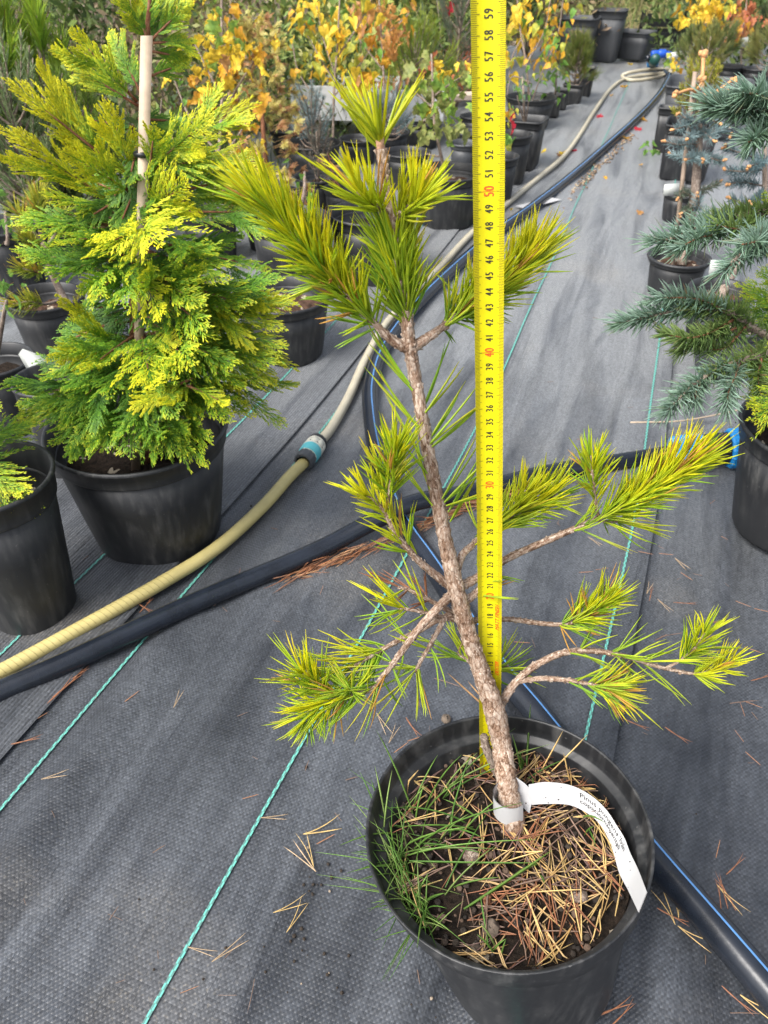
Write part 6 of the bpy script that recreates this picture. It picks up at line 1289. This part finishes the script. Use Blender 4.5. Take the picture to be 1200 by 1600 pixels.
m = MB(); add_lathe(m, [(.0005, -.06), (.016, -.06), (.02, -.05), (.02, .04), (.009, .055), (.009, .08), (.0005, .08)], G(1056, 86, .06), (1, .2, .15), 18); tag(m.build('plastic_bottle', M_WHITE), 'white plastic bottle lying beside the blue valve', 'bottle')
m = MB(); add_tube(m, smooth([G(1012, 90, .1), G(1020, 104, .01), G(1034, 110, .01), G(1046, 118, .02)], 6), .016, 10); tag(m.build('drain_hose', M_PIPE), 'short dark hose from the blue cap toward the pipe end', 'hose')
# leaves lying on the path
for k, (x, y, key, L, lb) in enumerate([(852, 236, 'hY', .05, 'yellow leaf against the grey hose low on the path'), (815, 250, 'mR', .06, 'dark red leaf left of the grey hose'), (893, 234, 'mR', .05, 'red leaf by the grey hose bend'), (935, 180, 'mR', .05, 'dark red leaf by the pipe crossing'), (975, 135, 'hO', .08, 'curled tan leaf on the grey hose near its top'), (984, 100, 'hY', .07, 'yellow leaf on the green line near the path end'), (1003, 186, 'mO', .06, 'orange leaf touching the far water pipe'), (998, 200, 'mR', .05, 'red leaf beside the far water pipe'), (975, 215, 'mO', .05, 'rust leaf beside the far water pipe'), (1000, 330, 'mB', .035, 'small curled brown leaf in the middle of the path'), (945, 276, 'hO', .03, 'tiny tan leaf on the path'), (1002, 258, 'hO', .03, 'tiny brown leaf right of the pipe'), (880, 238, 'hY', .06, 'yellow leaf by the red leaf at the hose'), (870, 240, 'oB', .06, 'brown leaf cluster piece at the hose bend'), (958, 148, 'hO', .04, 'small orange leaf at the far hose'), (800, 326, 'hY', .02, 'tiny straw leaf by the tape')]):
    o = bpy.data.objects.new('fallen_leaf', LM[key]); COL.objects.link(o); o.location = tuple(G(x, y, .008)); o.scale = (L*.7,)*3; o.rotation_euler = (rs.normal(0, .2), rs.normal(.1, .15), rs.uniform(0, 6.28)); tag(o, lb, 'fallen leaf', 'fallen leaves on the path')
m = MB(); q = [G(805, 322, .01), G(860, 308, .012), G(878, 312, .012), G(820, 326, .01)]; m.add(q, [[0, 1, 2, 3]]); tag(m.build('paper_scrap', M_LABEL), 'flat pale scrap lying under the far pipe right of the tape', 'paper scrap')
m = MB(); q = smooth([G(985, 660, .004), G(1060, 658, .005), G(1120, 648, .006), G(1165, 638, .01)], 8); add_tube(m, q, .0018, 6); tag(m.build('dry_twig', M_WOOD), 'thin straw coloured twig across the right floor seam', 'twig')
# ------------------------------------------------------------------ the planting beyond
DG = [(.06, .10, .03), (.09, .15, .04), (.14, .20, .05), (.18, .24, .07), (.06, .09, .03)]
YG = [(.26, .33, .08), (.40, .44, .11), (.17, .25, .06), (.44, .42, .15)]
BG_ = [(.24, .17, .11), (.36, .27, .16), (.17, .16, .07), (.30, .31, .12)]
for k, (x, D, hg, wd, cols, lb, nm) in enumerate([
    (-60, 3.6, .95, 1.1, DG, 'dark green hedge shrub at the top left corner', 'hedge_shrub'), (110, 4.2, .9, 1.1, DG, 'dark shrub behind the small bright pine', 'hedge_shrub'), (230, 4.6, .9, 1.1, BG_, 'brownish twiggy shrub behind the cypress top', 'hedge_shrub'), (255, 3.3, .6, .5, BG_, 'dry brown weeds right of the cypress stake', 'dry_weed'), (420, 5.0, .9, 1.3, YG, 'olive shrub behind the yellow maple', 'hedge_shrub'), (540, 5.4, .9, 1.2, DG, 'dark shrub behind the birch', 'hedge_shrub'), (640, 5.6, .9, 1.2, YG, 'light green shrub behind the oak', 'hedge_shrub'), (740, 6.0, .9, 1.0, DG, 'dark green shrub behind the tape top', 'hedge_shrub'), (830, 6.6, .95, 1.1, BG_, 'brown and green shrub behind the redbud', 'hedge_shrub'), (460, 3.9, .42, .5, DG, 'low green shrub between hinoki and birch', 'low_shrub'), (400, 4.0, .4, .6, YG, 'low light green shrub behind the hinoki', 'low_shrub'), (1185, 7.0, .9, 1.4, DG, 'dark green shrub at the far right', 'hedge_shrub'), (1100, 9.4, .85, 1.6, YG, 'light olive shrub behind the golden maple', 'hedge_shrub'), (950, 9.8, .95, 1.6, DG, 'dark shrub beyond the tall tubs', 'hedge_shrub'), (1020, 10.0, .9, 1.8, YG, 'pale grassy shrub beyond the black crate', 'hedge_shrub'), (300, 3.4, .35, .5, YG, 'low green shrub behind the maple stem', 'low_shrub'), (190, 2.9, .42, .5, DG, 'dark low shrub left of the cypress stake', 'low_shrub'), (570, 4.3, .45, .7, YG, 'low green shrub below the birch crown', 'low_shrub'), (700, 4.8, .4, .6, DG, 'low dark shrub behind the bare stems', 'low_shrub'), (20, 2.7, .5, .5, DG, 'low dark shrub at the far left edge', 'low_shrub')]):
    d = ray(x, 0); d = d/math.hypot(d[0], d[1]); b_ = np.array([d[0]*D, d[1]*D, -.02]); leafy_shrub(nm, lb, b_, hg, wd, int(2600*hg*wd+700), .022 if D < 5 else .03, cols)
m = MB(); n = 5200; uu = rs.uniform(-3.6, 3.2, n); ll = rs.uniform(8.0, 10.5, n); bpt = W(uu, ll, -.03); dd2 = rs.normal(0, .35, (n, 3))+UP; cc = np.array([(.46, .44, .17), (.27, .37, .10), (.58, .48, .24), (.18, .26, .08)])[rs.randint(0, 4, n)]*rs.uniform(.7, 1.2, (n, 1))
needles(m, bpt, dd2, rs.uniform(.15, .5, n), .003, rs.normal(0, .25, (n, 3)), cc*.8, cc, 4)
tag(m.build('tall_grass', M_FAR), 'tall straw and green grass beyond the end of the path', 'grass', kind='stuff')
m = MB(); n = 3800; uu = rs.uniform(-4.5, -1.3, n); ll = rs.uniform(2.2, 7.5, n); bpt = W(uu, ll, 0); dd2 = rs.normal(0, .45, (n, 3))+UP; cc = np.array([(.16, .22, .06), (.1, .15, .05), (.3, .26, .1), (.2, .26, .08)])[rs.randint(0, 4, n)]*rs.uniform(.7, 1.2, (n, 1))
needles(m, bpt, dd2, rs.uniform(.06, .22, n), .0022, rs.normal(0, .3, (n, 3)), cc*.8, cc, 4)
tag(m.build('weed_grass', M_FAR), 'weedy grass between the pots of the left rows', 'grass', kind='stuff')
